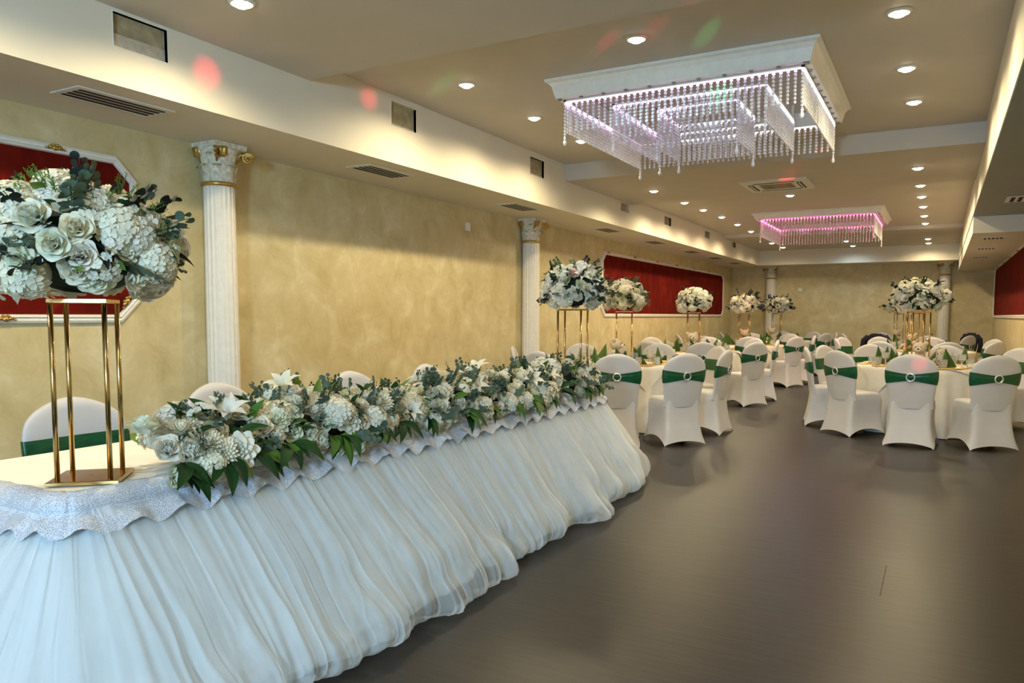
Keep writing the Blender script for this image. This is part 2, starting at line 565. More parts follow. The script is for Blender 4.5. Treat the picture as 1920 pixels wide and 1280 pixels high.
# ------------------------------------------------------------------ columns
def column(cx, cy, label, face=1):
    t = thing('fluted_column', label, 'column', (cx, cy, 0), 0, 'wall columns')
    ztop = sz(2.285)
    n = 96
    rings = []
    for z, r in ((0.30, 0.130), (0.34, 0.129), (1.2, 0.127), (ztop - 0.02, 0.122), (ztop, 0.122)):
        ring = []
        for i in range(n):
            a = 2 * PI * i / n
            c = abs(math.sin(a * 10))
            ring.append(((r - 0.013 * c ** 0.6) * math.cos(a), (r - 0.013 * c ** 0.6) * math.sin(a), z))
        rings.append(ring)
    mb = MB()
    mb.rings(rings)
    mb.build('shaft', MAT['white'], t, True)
    mb = MB()
    mb.box(-0.115, 0.16, -0.16, 0.16, 0, 0.16)
    mb.lathe([(0.15, 0.16), (0.16, 0.19), (0.15, 0.22), (0.138, 0.235), (0.145, 0.27), (0.13, 0.30)], 32)
    mb.build('base', MAT['white'], t)
    mb = MB()
    mb.lathe([(0.122, ztop - 0.012), (0.133, ztop - 0.006), (0.136, ztop + 0.006), (0.131, ztop + 0.018), (0.118, ztop + 0.022)], 36)
    mb.build('collar', MAT['goldpaint'], t, True)
    hz = ZS - ztop
    mb = MB()
    mb.lathe([(0.118, ztop + 0.02), (0.118, ztop + hz * 0.3), (0.126, ztop + hz * 0.6), (0.148, ztop + hz * 0.82), (0.162, ztop + hz * 0.86)], 32)
    cap = mb.build('capital', MAT['capital'], t, True)
    mb = MB()
    mb.rect_ring(0, 0, 0.13, 0.13, [(0.0, ztop + hz * 0.86), (0.015, ztop + hz * 0.88), (0.022, ztop + hz - 0.002), (-0.12, ztop + hz - 0.002), (-0.12, ztop + hz * 0.86)])
    mb.build('abacus', MAT['capital'], t)
    # acanthus leaves
    mb = MB()
    P = []
    for k in range(7):
        v = k / 6
        wv = 0.040 * (1 - 0.35 * v) * (1 + 0.25 * math.sin(v * 18))
        out = 0.006 + 0.01 * v + 0.055 * max(0, v - 0.6) ** 1.2 * 2
        zz = hz * 0.5 * (v - (max(0, v - 0.82)) * 1.6)
        P.append([(0.118 + out - 0.012 * abs(u), u * wv, ztop + 0.02 + zz) for u in (-1, -0.5, 0, 0.5, 1)])
    mb.grid(P)
    me = mb.mesh('acanthus_leaf', MAT['capital'], True)
    for k in range(8):
        inst('acanthus_leaf', me, cap, (0, 0, 0), (0, 0, 2 * PI * k / 8))
        inst('acanthus_leaf', me, cap, (0, 0, hz * 0.27), (0, 0, 2 * PI * (k + 0.5) / 8), (1.02, 0.9, 1))
    # corner volutes and gold tulip buds
    mb = MB()
    pts = []
    for k in range(34):
        a = k / 33 * 2 * PI * 2.1
        r = 0.046 * (1 - k / 36)
        pts.append((0.215 + r * math.cos(a), 0, ztop + hz * 0.70 + r * math.sin(a)))
    mb.tube([(0.12, 0, ztop + hz * 0.55), (0.16, 0, ztop + hz * 0.78)] + [(0.23, 0, ztop + hz * 0.80)] + pts, [0.010] * 3 + [0.011 - 0.006 * k / 33 for k in range(34)], 6)
    mev = mb.mesh('volute', MAT['goldpaint'], True)
    mb = MB()
    rr = []
    for z, r in ((0, 0.012), (0.02, 0.03), (0.05, 0.034), (0.075, 0.040), (0.078, 0.03)):
        rr.append([((r * (1 + 0.2 * math.cos(5 * 2 * PI * i / 20))) * math.cos(2 * PI * i / 20), (r * (1 + 0.2 * math.cos(5 * 2 * PI * i / 20))) * math.sin(2 * PI * i / 20), z) for i in range(20)])
    mb.rings(rr, True, True, True)
    meb = mb.mesh('gold_bud', MAT['goldpaint'], True)
    for k in range(4):
        a = PI / 4 + k * PI / 2
        inst('volute', mev, cap, (0, 0, 0), (0, 0, a))
        inst('gold_bud', meb, cap, (0.145 * math.cos(a + 0.3), 0.145 * math.sin(a + 0.3), ztop + hz * 0.64))
    return t


column(XL + 0.12, sx(3.91), 'white fluted column with gold capital on left wall, nearest the camera')
column(XL + 0.12, sx(8.80), 'white fluted column on left wall beside the second table')
column(sx(-3.757), YF - 0.12, 'white fluted column on far wall behind the farthest left table')
column(sx(0.061), YF - 0.12, 'white fluted column on far wall behind the right tables')


# ------------------------------------------------------------------ red wall panels
def wall_panel(label, x, face, y0, y1, z0, z1, cut=0.11, ornaments=()):
    """framed panel on a wall whose inside normal is face * X"""
    t = thing('wall_panel', label, 'wall panel', (x, (y0 + y1) / 2, z0), 0, 'red wall panels')
    w, h = (y1 - y0) / 2, z1 - z0
    base = [(-w + cut, 0), (w - cut, 0), (w - cut * 0.5, cut * 0.5), (w, cut), (w, h - cut), (w - cut * 0.5, h - cut * 0.5), (w - cut, h), (-w + cut, h), (-w + cut * 0.5, h - cut * 0.5), (-w, h - cut), (-w, cut), (-w + cut * 0.5, cut * 0.5)]
    cy_, cz_ = 0, h / 2

    def off(d):
        r = []
        n = len(base)
        for i in range(n):
            p0, p1, p2 = Vector(base[i - 1]), Vector(base[i]), Vector(base[(i + 1) % n])
            e1, e2 = (p1 - p0).normalized(), (p2 - p1).normalized()
            nn = Vector((e1.y, -e1.x)) + Vector((e2.y, -e2.x))
            nn = nn / max(0.5, nn.length_squared / 2)
            r.append(p1 + nn * d)
        return r
    mb = MB()
    ring = off(0.0)
    n = len(ring)
    mb.add([(face * 0.012, p.x, p.y) for p in ring] + [(0, p.x, p.y) for p in ring], [tuple(range(n)) if face > 0 else tuple(reversed(range(n)))] + [(i, (i + 1) % n, n + (i + 1) % n, n + i) for i in range(n)])
    mb.build('red_field', MAT['red'], t)
    mb = MB()
    prof = [(-0.005, 0.012), (0.0, 0.03), (0.012, 0.036), (0.02, 0.026), (0.035, 0.03), (0.05, 0.022), (0.056, 0.0), (-0.005, 0.0), (-0.005, 0.012)]
    mb.rings([[(face * d, p.x, p.y) for p in off(o)] for o, d in prof])
    fr = mb.build('moulding', MAT['white'], t)
    mb = MB()
    for dx, dz, r in ((0, 0, 0.022), (0.03, 0.004, 0.016), (-0.03, 0.004, 0.016), (0.055, -0.004, 0.010), (-0.055, -0.004, 0.010), (0.014, 0.018, 0.012), (-0.014, 0.018, 0.012)):
        mb.ell((face * 0.035, dx, dz), (0.014, r, r * 0.8), 10, 6)
    me = mb.mesh('gold_ornament', MAT['goldpaint'], True)
    for oy, oz, a in ornaments:
        inst('gold_ornament', me, fr, (0, oy, oz), (a, 0, 0))
    return t


ph = sz(2.33) - 1.345
wall_panel('red framed panel on left wall behind the nearest flower stand', XL, 1, sx(0.2), sx(3.27), 1.345, sz(2.33), 0.12,
           [(1.10, ph + 0.025, 0), (0.75, -0.025, 0), (1.56, 0.10, 0.9), (0.1, ph + 0.025, 0)])
wall_panel('long red framed panel on left wall behind the round tables', XL, 1, sx(11.45), sx(19.2), 1.38, sz(2.33), 0.12,
           [(-3.9 + 1.3 * k, ph, 0) for k in range(7)])
wall_panel('red framed panel on the right wall at picture edge', XR, -1, sx(8.5), sx(19.85), 1.37, sz(2.36), 0.12,
           [(-4.8 + 1.6 * k, ph, 0) for k in range(7)])
for lab, lo, sxx in (('small white thermostat plate high on the left wall', (XL + 0.012, sx(7.45), sz(2.355)), (0.012, 0.04, 0.05)), ('small round wall fitting on the far wall', (sx(-3.07), YF - 0.014, sz(2.0)), (0.05, 0.014, 0.05))):
    t = thing('wall_fitting', lab, 'wall fitting', lo)
    mb = MB()
    mb.box(-sxx[0], sxx[0], -sxx[1], sxx[1], -sxx[2], sxx[2])
    mb.build('plate', MAT['white'], t)
    mb = MB()
    mb.box(-sxx[0] * 1.3, sxx[0] * 0.6, -sxx[1] * 0.6, sxx[1] * 0.6, -sxx[2] * 0.5, sxx[2] * 0.5)
    mb.build('cap', MAT['capital'], t)

# ------------------------------------------------------------------ downlights
mb = MB()
mb.lathe([(0.056, -0.002), (0.058, -0.012), (0.068, -0.010), (0.074, 0.0)], 24, cap0=False, cap1=False)
ME_RING = mb.mesh('trim_ring', MAT['ventwhite'], True)
mb = MB()
mb.lathe([(0.002, -0.030), (0.030, -0.026), (0.050, -0.012), (0.056, 0.0)], 20)
ME_LW = mb.mesh('lens', MAT['lens_warm'], True)
mb = MB()
mb.lathe([(0.002, -0.030), (0.030, -0.026), (0.050, -0.012), (0.056, 0.0)], 20)
ME_LC = mb.mesh('lens', MAT['lens_cool'], True)


def downlight(x, y, z, label, cool=False):
    t = thing('recessed_downlight', label, 'ceiling light', (x, y, z), 0, 'recessed downlights')
    inst('trim_ring', ME_RING, t)
    inst('lens', ME_LC if cool else ME_LW, t)
    l = bpy.data.lights.new('downlight_lamp', 'SPOT')
    l.energy = (COOL_W if cool else DOWN_W) * (0.45 if y > 17.5 else 1.0)
    l.color = COOLW if cool else WARM
    l.spot_size = math.radians(165)
    l.spot_blend = 0.55
    l.shadow_soft_size = 0.04
    lo = bpy.data.objects.new('downlight_lamp', l)
    COL.objects.link(lo)
    lo.parent = t
    lo.location = (0, 0, -0.045)


left = [(-3.27, 2.935, 2.985), (-3.25, 5.095, 3.12), (-3.25, 6.22, 3.12), (-3.25, 7.25, 3.12), (-3.229, 9.459, 2.93), (-3.32, 11.1, 3.0), (-3.29, 12.0, 3.0), (-3.25, 12.99, 3.0), (-3.26, 14.17, 3.0), (-3.29, 15.44, 3.0), (-3.25, 17.35, 2.93), (-3.222, 18.54, 2.93)]
right = [(-0.28, 5.128, 3.12), (-0.28, 6.279, 3.12), (-0.26, 7.275, 3.12), (-0.271, 9.352, 2.93), (-0.283, 11.07, 3.0), (-0.29, 12.1, 3.0), (-0.29, 13.2, 3.0), (-0.295, 14.4, 3.0), (-0.297, 15.57, 3.0), (-0.281, 17.88, 2.93), (-0.284, 18.92, 2.93)]
mid = [(-1.77, 4.796, 3.12), (-1.86, 11.12, 3.0), (-1.784, 17.59, 2.93), (-1.776, 18.85, 2.93)]
ORD += ['twelfth']
for i, (x, y, z) in enumerate(left):
    downlight(sx(x), sx(y), sz(z), 'warm recessed ceiling light in the left row, %s %s the camera' % (ORD[i], 'from' if i else 'to'))
for i, (x, y, z) in enumerate(right):
    downlight(sx(x), sx(y), sz(z), 'warm recessed ceiling light in the right row, %s %s the camera' % (ORD[i], 'from' if i else 'to'))
for i, (x, y, z) in enumerate(mid):
    downlight(sx(x), sx(y), sz(z), 'cool white recessed ceiling light in the middle row, %s %s the camera' % (ORD[i], 'from' if i else 'to'), True)
for x, y, nm in ((-3.2, 1.6, 'left'), (-3.2, 0.3, 'left by the added window'), (-0.28, 0.2, 'right by the added window')):  # extra lamps added out of view to light the foreground
    downlight(sx(x), sx(y), ZN, 'added warm recessed ceiling light above the camera, out of view, %s' % nm)

# ------------------------------------------------------------------ chandeliers
def bead_strand(n, pitch, r, mat, drop=False):
    mb = MB()
    for k in range(n):
        mb.ell((0, 0, -pitch * (k + 0.6)), (r, r, r * 1.05), 6, 4)
    if drop:
        mb.ell((0, 0, -pitch * (n + 0.9)), (r * 0.8, r * 0.8, r * 1.9), 6, 4)
        mb.ell((0, 0, -pitch * (n + 2.1)), (r * 1.2, r * 1.2, r * 2.0), 6, 4)
    return mb.mesh('crystal_strand', mat, False)


def chandelier(label, cx, cy, ztop, half, zled, tiers, mats, lamp=1.1):
    t = thing('crystal_chandelier', label, 'chandelier', (cx, cy, ztop), 0, 'square crystal chandeliers')
    zl = zled - ztop
    zb = zl + 0.03
    mb = MB()
    mb.rect_ring(0, 0, half, half, [(0.0, -0.001), (0.0, -0.02), (-0.025, -0.03), (-0.045, -0.06), (-0.055, -0.10), (-0.065, zb), (-0.065, zb - 0.012), (-0.14, zb - 0.012), (-0.14, -0.001)])
    mb.build('cornice', MAT['white'], t)
    mb = MB()
    mb.box(-half + 0.14, half - 0.14, -half + 0.14, half - 0.14, -0.03, -0.002)
    mb.build('top_plate', MAT['ceiling'], t)
    mb = MB()
    mb.lathe([(0.016, 0.0), (0.018, -0.008), (0.010, -0.010), (0.008, -0.004)], 12)
    me = mb.mesh('mini_spot', MAT['steel'], True)
    ns = 11
    for k in range(ns):
        p = (-half + 0.09) + (2 * half - 0.18) * k / (ns - 1)
        for q in range(4):
            a = q * PI / 2
            inst('mini_spot', me, t, (p * math.cos(a) + (half - 0.10) * math.sin(a), p * math.sin(a) - (half - 0.10) * math.cos(a), zb - 0.012))
    for hx, hy, nb, sp in tiers:
        for q in range(4):
            L = hx if q % 2 == 0 else hy
            D = hy if q % 2 == 0 else hx
            a = q * PI / 2
            R = Matrix.Rotation(a, 3, 'Z')
            mb = MB()
            mb.box(-L, L, -0.006, 0.006, -0.006, 0.003)
            o = mb.build('led_strip', mats[q], t, loc=R @ Vector((0, -D, zl)))
            o.rotation_euler = (0, 0, a)
            mb = MB()
            mb.box(-L - 0.012, L + 0.012, -0.012, 0.012, 0.003, 0.014)
            o = mb.build('led_channel', MAT['white'], t, loc=R @ Vector((0, -D, zl)))
            o.rotation_euler = (0, 0, a)
            for sgn in (-1, 1):
                if zl < -0.05:
                    mb = MB()
                    mb.box(-0.006, 0.006, -0.006, 0.006, 0.008, -zl - 0.03)
                    mb.build('hanger', MAT['white'], t, loc=R @ Vector((sgn * L * 0.98, -D, zl)))
            n = max(3, int(2 * L / sp))
            m1 = bead_strand(nb, 0.0265, 0.0122, MAT['bead'])
            m2 = bead_strand(nb + 1, 0.0265, 0.0122, MAT['bead'], True)
            for k in range(n):
                x = -L + 2 * L * k / n
                inst('crystal_strand', m2 if k == 0 else m1, t, R @ Vector((x, -D, zl)), (0, 0, random.uniform(0, 3)))
            l = bpy.data.lights.new('led_lamp', 'AREA')
            l.shape = 'RECTANGLE'
            l.size, l.size_y = 2 * L, 0.03
            l.energy = lamp * L
            l.color = mats[q].node_tree.nodes['Principled BSDF'].inputs['Emission Color'].default_value[:3]
            lo = bpy.data.objects.new('led_lamp', l)
            COL.objects.link(lo)
            lo.parent = t
            lo.location = R @ Vector((0, -D, zl - 0.012))
            lo.rotation_euler = (0, 0, a)
    return t


random.seed(3)
P_, W_, G_ = MAT['led_pink'], MAT['led_white'], MAT['led_magenta']
chandelier('square white chandelier with three tiers of lilac-lit crystal strands, nearest', sx(-1.70), sx(6.24), ZR, sx(0.97), sz(2.965),
           [(sx(0.855), sx(0.84), 9, 0.048), (sx(0.57), sx(0.57), 10, 0.048), (sx(0.31), sx(0.29), 12, 0.045)], [P_, W_, W_, P_])
chandelier('square crystal chandelier lit magenta, far end of the hall', sx(-1.76), sx(13.75), ZR2, sx(0.97), sz(2.90),
           [(sx(0.83), sx(0.87), 11, 0.05)], [G_, G_, G_, G_], 5.0)

# air-conditioning cassette
acx, acy, acz = sx(-1.77), sx(9.72), ZC
t = thing('ceiling_air_conditioner', 'square ceiling air conditioning cassette between the chandeliers', 'air conditioner', (acx, acy, acz))
hh = 0.40
mb = MB()
mb.rect_ring(0, 0, hh, hh, [(0.0, 0.0), (0.0, -0.02), (-0.02, -0.03), (-0.20, -0.03), (-0.20, 0.0)])
mb.build('panel', MAT['ventwhite'], t)
mb = MB()
mb.box(-0.2, 0.2, -0.2, 0.2, -0.012, -0.002)
gr = mb.build('intake', MAT['dark'], t)
mb = MB()
mb.box(-0.2, 0.2, -0.006, 0.006, -0.026, -0.012)
me = mb.mesh('slat', MAT['duct'])
for k in range(13):
    inst('slat', me, gr, (0, -0.18 + 0.03 * k, 0))
mb = MB()
mb.box(-0.24, 0.24, -0.028, 0.028, -0.034, -0.0305)
me = mb.mesh('louvre', MAT['dark'])
mb = MB()
mb.box(-0.23, 0.23, -0.009, 0.009, -0.037, -0.034)
me2 = mb.mesh('flap', MAT['ventwhite'])
for q in range(4):
    a = q * PI / 2
    lv = inst('louvre', me, t, (0.29 * math.sin(a), -0.29 * math.cos(a), 0), (0, 0, a))
    inst('flap', me2, lv)

# ------------------------------------------------------------------ party light throwing coloured dots
t = thing('party_light', 'small black party light projecting red and green dots', 'stage light', (0.85, 1.2, 2.2))
mb = MB()
mb.box(-0.07, 0.07, -0.09, 0.09, -0.06, 0.06)
mb.box(-0.012, 0.012, -0.012, 0.012, 0.06, ZS - 2.2)
mb.build('housing', MAT['black'], t)
mb = MB()
mb.lathe([(0.04, -0.062), (0.03, -0.085), (0.004, -0.092)], 16)
mb.build('front_lens', MAT['silver'], t, True)


def beam(target, color, size, power):
    src = Vector((0.85, 1.2, 2.10))
    l = bpy.data.lights.new('party_beam', 'SPOT')
    l.energy = power * 9
    l.color = color
    l.spot_size = math.radians(size)
    l.spot_blend = 1.0
    l.shadow_soft_size = 0.01
    o = bpy.data.objects.new('party_beam', l)
    COL.objects.link(o)
    o.parent = t
    o.location = src - t.location
    o.rotation_euler = (Vector(target) - src).to_track_quat('-Z', 'Y').to_euler()


RED, GRN = (1, 0.03, 0.06), (0.03, 1, 0.25)
for (x, y, z), c, s_, p_ in (((-3.9, 3.23, 2.80), RED, 2.6, 150), ((-3.9, 4.73, 3.01), RED, 2.0, 150), ((-1.18, 4.04, 2.93), RED, 2.2, 60), ((-1.54, 9.12, 2.93), RED, 1.5, 420),
                             ((-1.95, 4.75, 3.12), RED, 1.6, 110), ((-1.35, 4.92, 3.12), GRN, 2.0, 90), ((-3.40, 5.0, 3.12), GRN, 1.8, 110), ((-1.30, 5.25, 2.85), GRN, 2.6, 110)):
    beam((sx(x), sx(y), sz(z)), c, s_, p_)
beam((-0.16, 8.75, 0.87), RED, 1.5, 170)

t = thing('added_flood', 'added black LED flood on a tripod, out of view behind the camera', 'stage light', (-0.25, -3.0, 0))  # unseen fixture added around the cool fill
mb = MB()
mb.box(-0.38, 0.38, -0.12, 0.04, 1.78, 2.32)
mb.build('housing', MAT['black'], t)
mb = MB()
mb.tube([(0, -0.05, 0.5), (0, -0.05, 1.78)], 0.018, 8)
for k in range(3):
    a_ = 2 * PI * k / 3
    mb.tube([(0, -0.05, 0.75), (0.45 * math.cos(a_), -0.05 + 0.45 * math.sin(a_), 0.015)], 0.014, 8)
mb.build('tripod', MAT['black'], t)
mb = MB()
mb.box(-0.203, -0.199, 4.02, 4.54, 0.0002, 0.0010)
mb.build('floor_seam', MAT['dark'], bpy.data.objects['floor'])

# ------------------------------------------------------------------ chairs
ZTOP = 0.965


def back_w(z):
    zs = [0.42, 0.50, 0.58, 0.70, 0.80, 0.85, 0.885, 0.915, 0.94, 0.956, 0.963, 0.9655]
    ws = [0.212, 0.212, 0.222, 0.238, 0.243, 0.232, 0.208, 0.166, 0.115, 0.066, 0.03, 0.004]
    return float(np.interp(z, zs, ws))


def back_pt(th, z, off=0.0):
    w = back_w(z) + off
    c, s = math.cos(th), math.sin(th)
    th_ = 0.030 + off
    if z > 0.93:
        th_ = (0.030 + off) * max(0.15, math.sqrt(max(0.0, (ZTOP + 0.001 - z) / 0.036)))
    x = w * math.copysign(abs(c) ** 0.8, c)
    y = th_ * math.copysign(abs(s) ** 0.7, s)
    yc = -0.205 - 0.085 * (z - 0.42) / 0.55 + 0.030 * (x / 0.24) ** 2
    return (x, yc + y, z)


def chair_meshes():
    mb = MB()
    # skirted lower body
    n = 14
    peri = []
    for k in range(n):
        peri.append((-1 + 2 * k / n, -1))
    for k in range(n):
        peri.append((1, -1 + 2 * k / n))
    for k in range(n):
        peri.append((1 - 2 * k / n, 1))
    for k in range(n):
        peri.append((-1, 1 - 2 * k / n))
    rings = []
    zs = 0.47
    for f in [0, 0.04, 0.12, 0.25, 0.4, 0.55, 0.7, 0.82, 0.9, 0.96, 1.0]:
        hx = np.interp(f, [0, 0.1, 0.3, 0.6, 0.85, 1.0], [0.262, 0.245, 0.222, 0.206, 0.210, 0.200])
        yf = np.interp(f, [0, 0.1, 0.3, 0.6, 0.85, 1.0], [0.262, 0.252, 0.235, 0.228, 0.236, 0.215])
        yb = np.interp(f, [0, 0.1, 0.3, 0.6, 0.85, 1.0], [-0.305, -0.292, -0.268, -0.242, -0.232, -0.232])
        ring = []
        for u, v in peri:
            side = u if abs(v) >= 1 else v
            arch = (1 - side * side)
            pull = 0.030 * arch * (1 - f) ** 0.7
            rr = 0.985
            l = max(abs(u), abs(v))
            q = (abs(u) ** 8 + abs(v) ** 8) ** (1 / 8)
            uu, vv = u / q * rr, v / q * rr
            x = uu * hx
            y = (yf + yb) / 2 + vv * (yf - yb) / 2
            if abs(v) >= 1:
                y -= math.copysign(pull * 0.7, v)
            else:
                x -= math.copysign(pull, u)
            hem = 0.085 * arch ** 0.8
            if v <= -1:
                hem *= 0.55
            z = hem + (zs - hem) * f
            ring.append((x, y, z))
        rings.append(ring)
    top = rings[-1]
    cy_ = -0.01
    for k, sc in enumerate((0.9, 0.6, 0.2, 0.01)):
        rings.append([(p[0] * sc, cy_ + (p[1] - cy_) * sc, zs + (0.014, 0.022, 0.026, 0.027)[k]) for p in top])
    mb.rings(rings)
    # inner side of the hem so that the cover is not seen as an open shell
    lo = rings[0]
    mb.rings([[(p[0] * 0.985, p[1] * 0.985, p[2] + 0.004) for p in lo], lo])
    # backrest
    m = 36
    zz = [0.40, 0.50, 0.58, 0.66, 0.74, 0.80, 0.84, 0.87, 0.895, 0.915, 0.932, 0.945, 0.955, 0.961, 0.9645]
    mb.rings([[back_pt(2 * PI * i / m, z) for i in range(m)] for z in zz], True, False, True)
    cover = mb.mesh('chair_cover', MAT['cover'], True)
    # sash
    mb = MB()
    m = 48
    rings = []
    for r in range(7):
        f = r / 6
        ring = []
        for i in range(m):
            th = 2 * PI * i / m
            x = math.cos(th)
            back = math.sin(th) < 0
            pin = max(0, 1 - abs(x)) if back else 0
            zt = 0.792 - 0.036 * pin - (0 if back else 0.0)
            zb = 0.652 + 0.040 * pin
            z = zb + (zt - zb) * f
            off = 0.006 + 0.004 * math.sin(f * PI) + (0.004 * math.sin(f * 14) * pin if back else 0.0)
            ring.append(back_pt(th, z, off))
        rings.append(ring)
    mb.rings(rings)
    sash = mb.mesh('sash', MAT['sash'], True)
    mb = MB()
    R, r_ = 0.038, 0.0075
    rr = []
    for i in range(25):
        a = 2 * PI * i / 24
        rr.append([((R + r_ * math.cos(b_)) * math.cos(a), r_ * 0.8 * math.sin(b_), (R + r_ * math.cos(b_)) * math.sin(a)) for b_ in [2 * PI * k / 8 for k in range(8)]])
    mb.rings(rr)
    buckle = mb.mesh('buckle', MAT['silver'], True)
    return cover, sash, buckle


ME_COVER, ME_SASH, ME_BUCKLE = chair_meshes()
_bz = 0.724
_bk = back_pt(-PI / 2, _bz, 0.014)


def chair(x, y, rz, label, group, s=1.0):
    t = thing('banquet_chair', label, 'chair', (x, y, 0), rz, group)
    t.scale = (s, s, s)
    inst('chair_cover', ME_COVER, t)
    inst('sash', ME_SASH, t)
    inst('buckle', ME_BUCKLE, t, _bk, (0.1, 0, 0))
    return t


def chair_top(tx, ty, target=None, ang=None, **k):
    """place a chair by where the top of its back is; faces target"""
    if ang is None:
        d = Vector((target[0] - tx, target[1] - ty)).normalized()
        ang = math.atan2(-d.x, d.y)
    fx, fy = -math.sin(ang), math.cos(ang)
    return chair(tx + fx * 0.28, ty + fy * 0.28, ang, k['label'], k['group'])


# head table chairs face the room
for i, (x, y, a) in enumerate(((-3.54, 2.10, -92), (-3.60, 2.97, -88), (-3.56, 4.06, -90), (-3.56, 4.96, -86))):
    chair_top(x, y, ang=math.radians(a), label='white covered chair behind the flower-topped head table, %s the camera' % ('nearest', 'second from', 'third from', 'farthest from')[i], group='chairs behind the head table')

# ------------------------------------------------------------------ round tables
random.seed(11)
TABS = {
    'L1': ((-3.45, 8.95), 'nearest left round table'),
    'L2': ((-3.60, 12.6), 'second left round table'),
    'L3': ((-3.50, 16.0), 'third left round table'),
    'L4': ((-3.45, 19.3), 'farthest left round table'),
    'R1': ((-0.12, 10.4), 'nearest right round table'),
    'R2': ((-0.25, 14.7), 'second right round table'),
    'R3': ((-0.60, 19.0), 'farthest right round table'),
}
TZ = 0.76
TR = 0.76


def cloth_mesh(seed):
    n, kk = 160, 14
    rings = []
    th = np.linspace(0, 2 * PI, n, endpoint=False)
    fold = 0.6 * np.sin(th * 17 + 1.2 * np.sin(th * 3 + seed)) + 0.4 * np.sin(th * 29 + seed)
    for k, r in enumerate((0.02, TR * 0.5, TR - 0.02)):
        rings.append([(r * math.cos(a), r * math.sin(a), TZ + 0.003) for a in th])
    rings.append([((TR + 0.004) * math.cos(a), (TR + 0.004) * math.sin(a), TZ - 0.004) for a in th])
    for k in range(1, kk + 1):
        t_ = k / kk
        z = TZ - 0.004 - (TZ - 0.012) * t_
        r = TR + 0.006 + 0.05 * t_ + 0.048 * fold * t_ ** 0.8
        rings.append([(r[i] * math.cos(th[i]), r[i] * math.sin(th[i]), z) for i in range(n)])
    mb = MB()
    mb.rings(rings, True, True)
    return mb.mesh('tablecloth', MAT['cloth'], True)


def overlay_mesh():
    n = 41
    hw = 0.76
    P = []
    R = TR + 0.012
    for i in range(n):
        row = []
        for j in range(n):
            u = (-1 + 2 * i / (n - 1)) * hw
            v = (-1 + 2 * j / (n - 1)) * hw
            r = math.hypot(u, v)
            if r <= R:
                row.append((u, v, TZ + 0.008))
            else:
                d = r - R
                a = math.atan2(v, u)
                # the hanging corner swings a little outwards
                rr = R + 0.012 + 0.06 * d
                row.append((rr * u / r, rr * v / r, TZ + 0.006 - d))
        P.append(row)
    mb = MB()
    mb.grid(P)
    return mb.mesh('table_overlay', MAT['cloth'], True)


ME_CLOTH = [cloth_mesh(s_) for s_ in (0, 2, 4)]
ME_OVER = overlay_mesh()
mb = MB()
mb.lathe([(0.02, TZ - 0.035), (TR - 0.01, TZ - 0.035), (TR - 0.005, TZ - 0.02), (TR - 0.01, TZ - 0.002), (0.02, TZ - 0.002)], 48)
ME_TTOP = mb.mesh('tabletop', MAT['wood'])
mb = MB()
mb.tube([(0.34, 0.0, 0), (0.30, 0.0, TZ - 0.035)], 0.016, 8)
ME_TLEG = mb.mesh('leg', MAT['steel'])

# napkin: tall folded sail
mb = MB()
ap = (-0.062, 0.0, 0.205)
base = [(-0.07, -0.04, 0), (-0.05, 0.035, 0), (0.0, 0.015, 0), (0.05, 0.03, 0), (0.105, -0.035, 0)]
mb.add([ap] + base + [(p[0] * 0.97, p[1] + 0.006, p[2]) for p in base] + [(-0.061, 0.006, 0.199)],
       [(0, 1, 2), (0, 2, 3), (0, 3, 4), (0, 4, 5), (11, 7, 6), (11, 8, 7), (11, 9, 8), (11, 10, 9), (1, 0, 11, 6), (0, 5, 10, 11)])
ME_NAP = mb.mesh('napkin', MAT['napkin'])
# placemat: flat gold disc with raised beaded rim
mb = MB()
mb.lathe([(0.003, 0.004), (0.13, 0.004), (0.135, 0.007), (0.165, 0.009), (0.17, 0.004), (0.17, 0.0)], 32)
ME_MAT = mb.mesh('placemat', MAT['placemat'], True)


def glass_mesh(kind):
    mb = MB()
    n = 14

    def ring(r, z, cut):
        return [((r * (1 - cut * (i % 2))) * math.cos(2 * PI * i / (2 * n)), (r * (1 - cut * (i % 2))) * math.sin(2 * PI * i / (2 * n)), z) for i in range(2 * n)]
    if kind == 'tumbler':
        outer = [(0.033, 0.0, 0.06), (0.036, 0.02, 0.10), (0.039, 0.055, 0.10), (0.041, 0.075, 0.02), (0.042, 0.098, 0)]
        inner = [(0.040, 0.098, 0), (0.038, 0.05, 0), (0.033, 0.012, 0), (0.004, 0.011, 0)]
        mb.rings([ring(*a) for a in outer] + [ring(*a) for a in inner], True, True, True)
    else:
        outer = [(0.034, 0.0, 0), (0.033, 0.004, 0), (0.007, 0.010, 0), (0.0055, 0.055, 0), (0.012, 0.068, 0), (0.036, 0.085, 0.08), (0.044, 0.115, 0.08), (0.043, 0.150, 0)]
        inner = [(0.0415, 0.150, 0), (0.042, 0.115, 0), (0.034, 0.088, 0), (0.004, 0.076, 0)]
        mb.rings([ring(*a) for a in outer] + [ring(*a) for a in inner], True, True, True)
    return mb.mesh(kind, MAT['crystal'], False)


ME_TUMB, ME_GOB = glass_mesh('crystal_tumbler'.split('_')[1]), glass_mesh('crystal_goblet')


def pos_word(dx, dy):
    """eight directions seen from the camera: its own view axis runs towards (-0.3, 1)"""
    a = (math.degrees(math.atan2(dx, dy)) + 360) % 360
    return ['far', 'far right', 'right', 'near right', 'near', 'near left', 'left', 'far left'][int((a + 22.5) // 45) % 8]


PLACED = {k: [] for k in TABS}


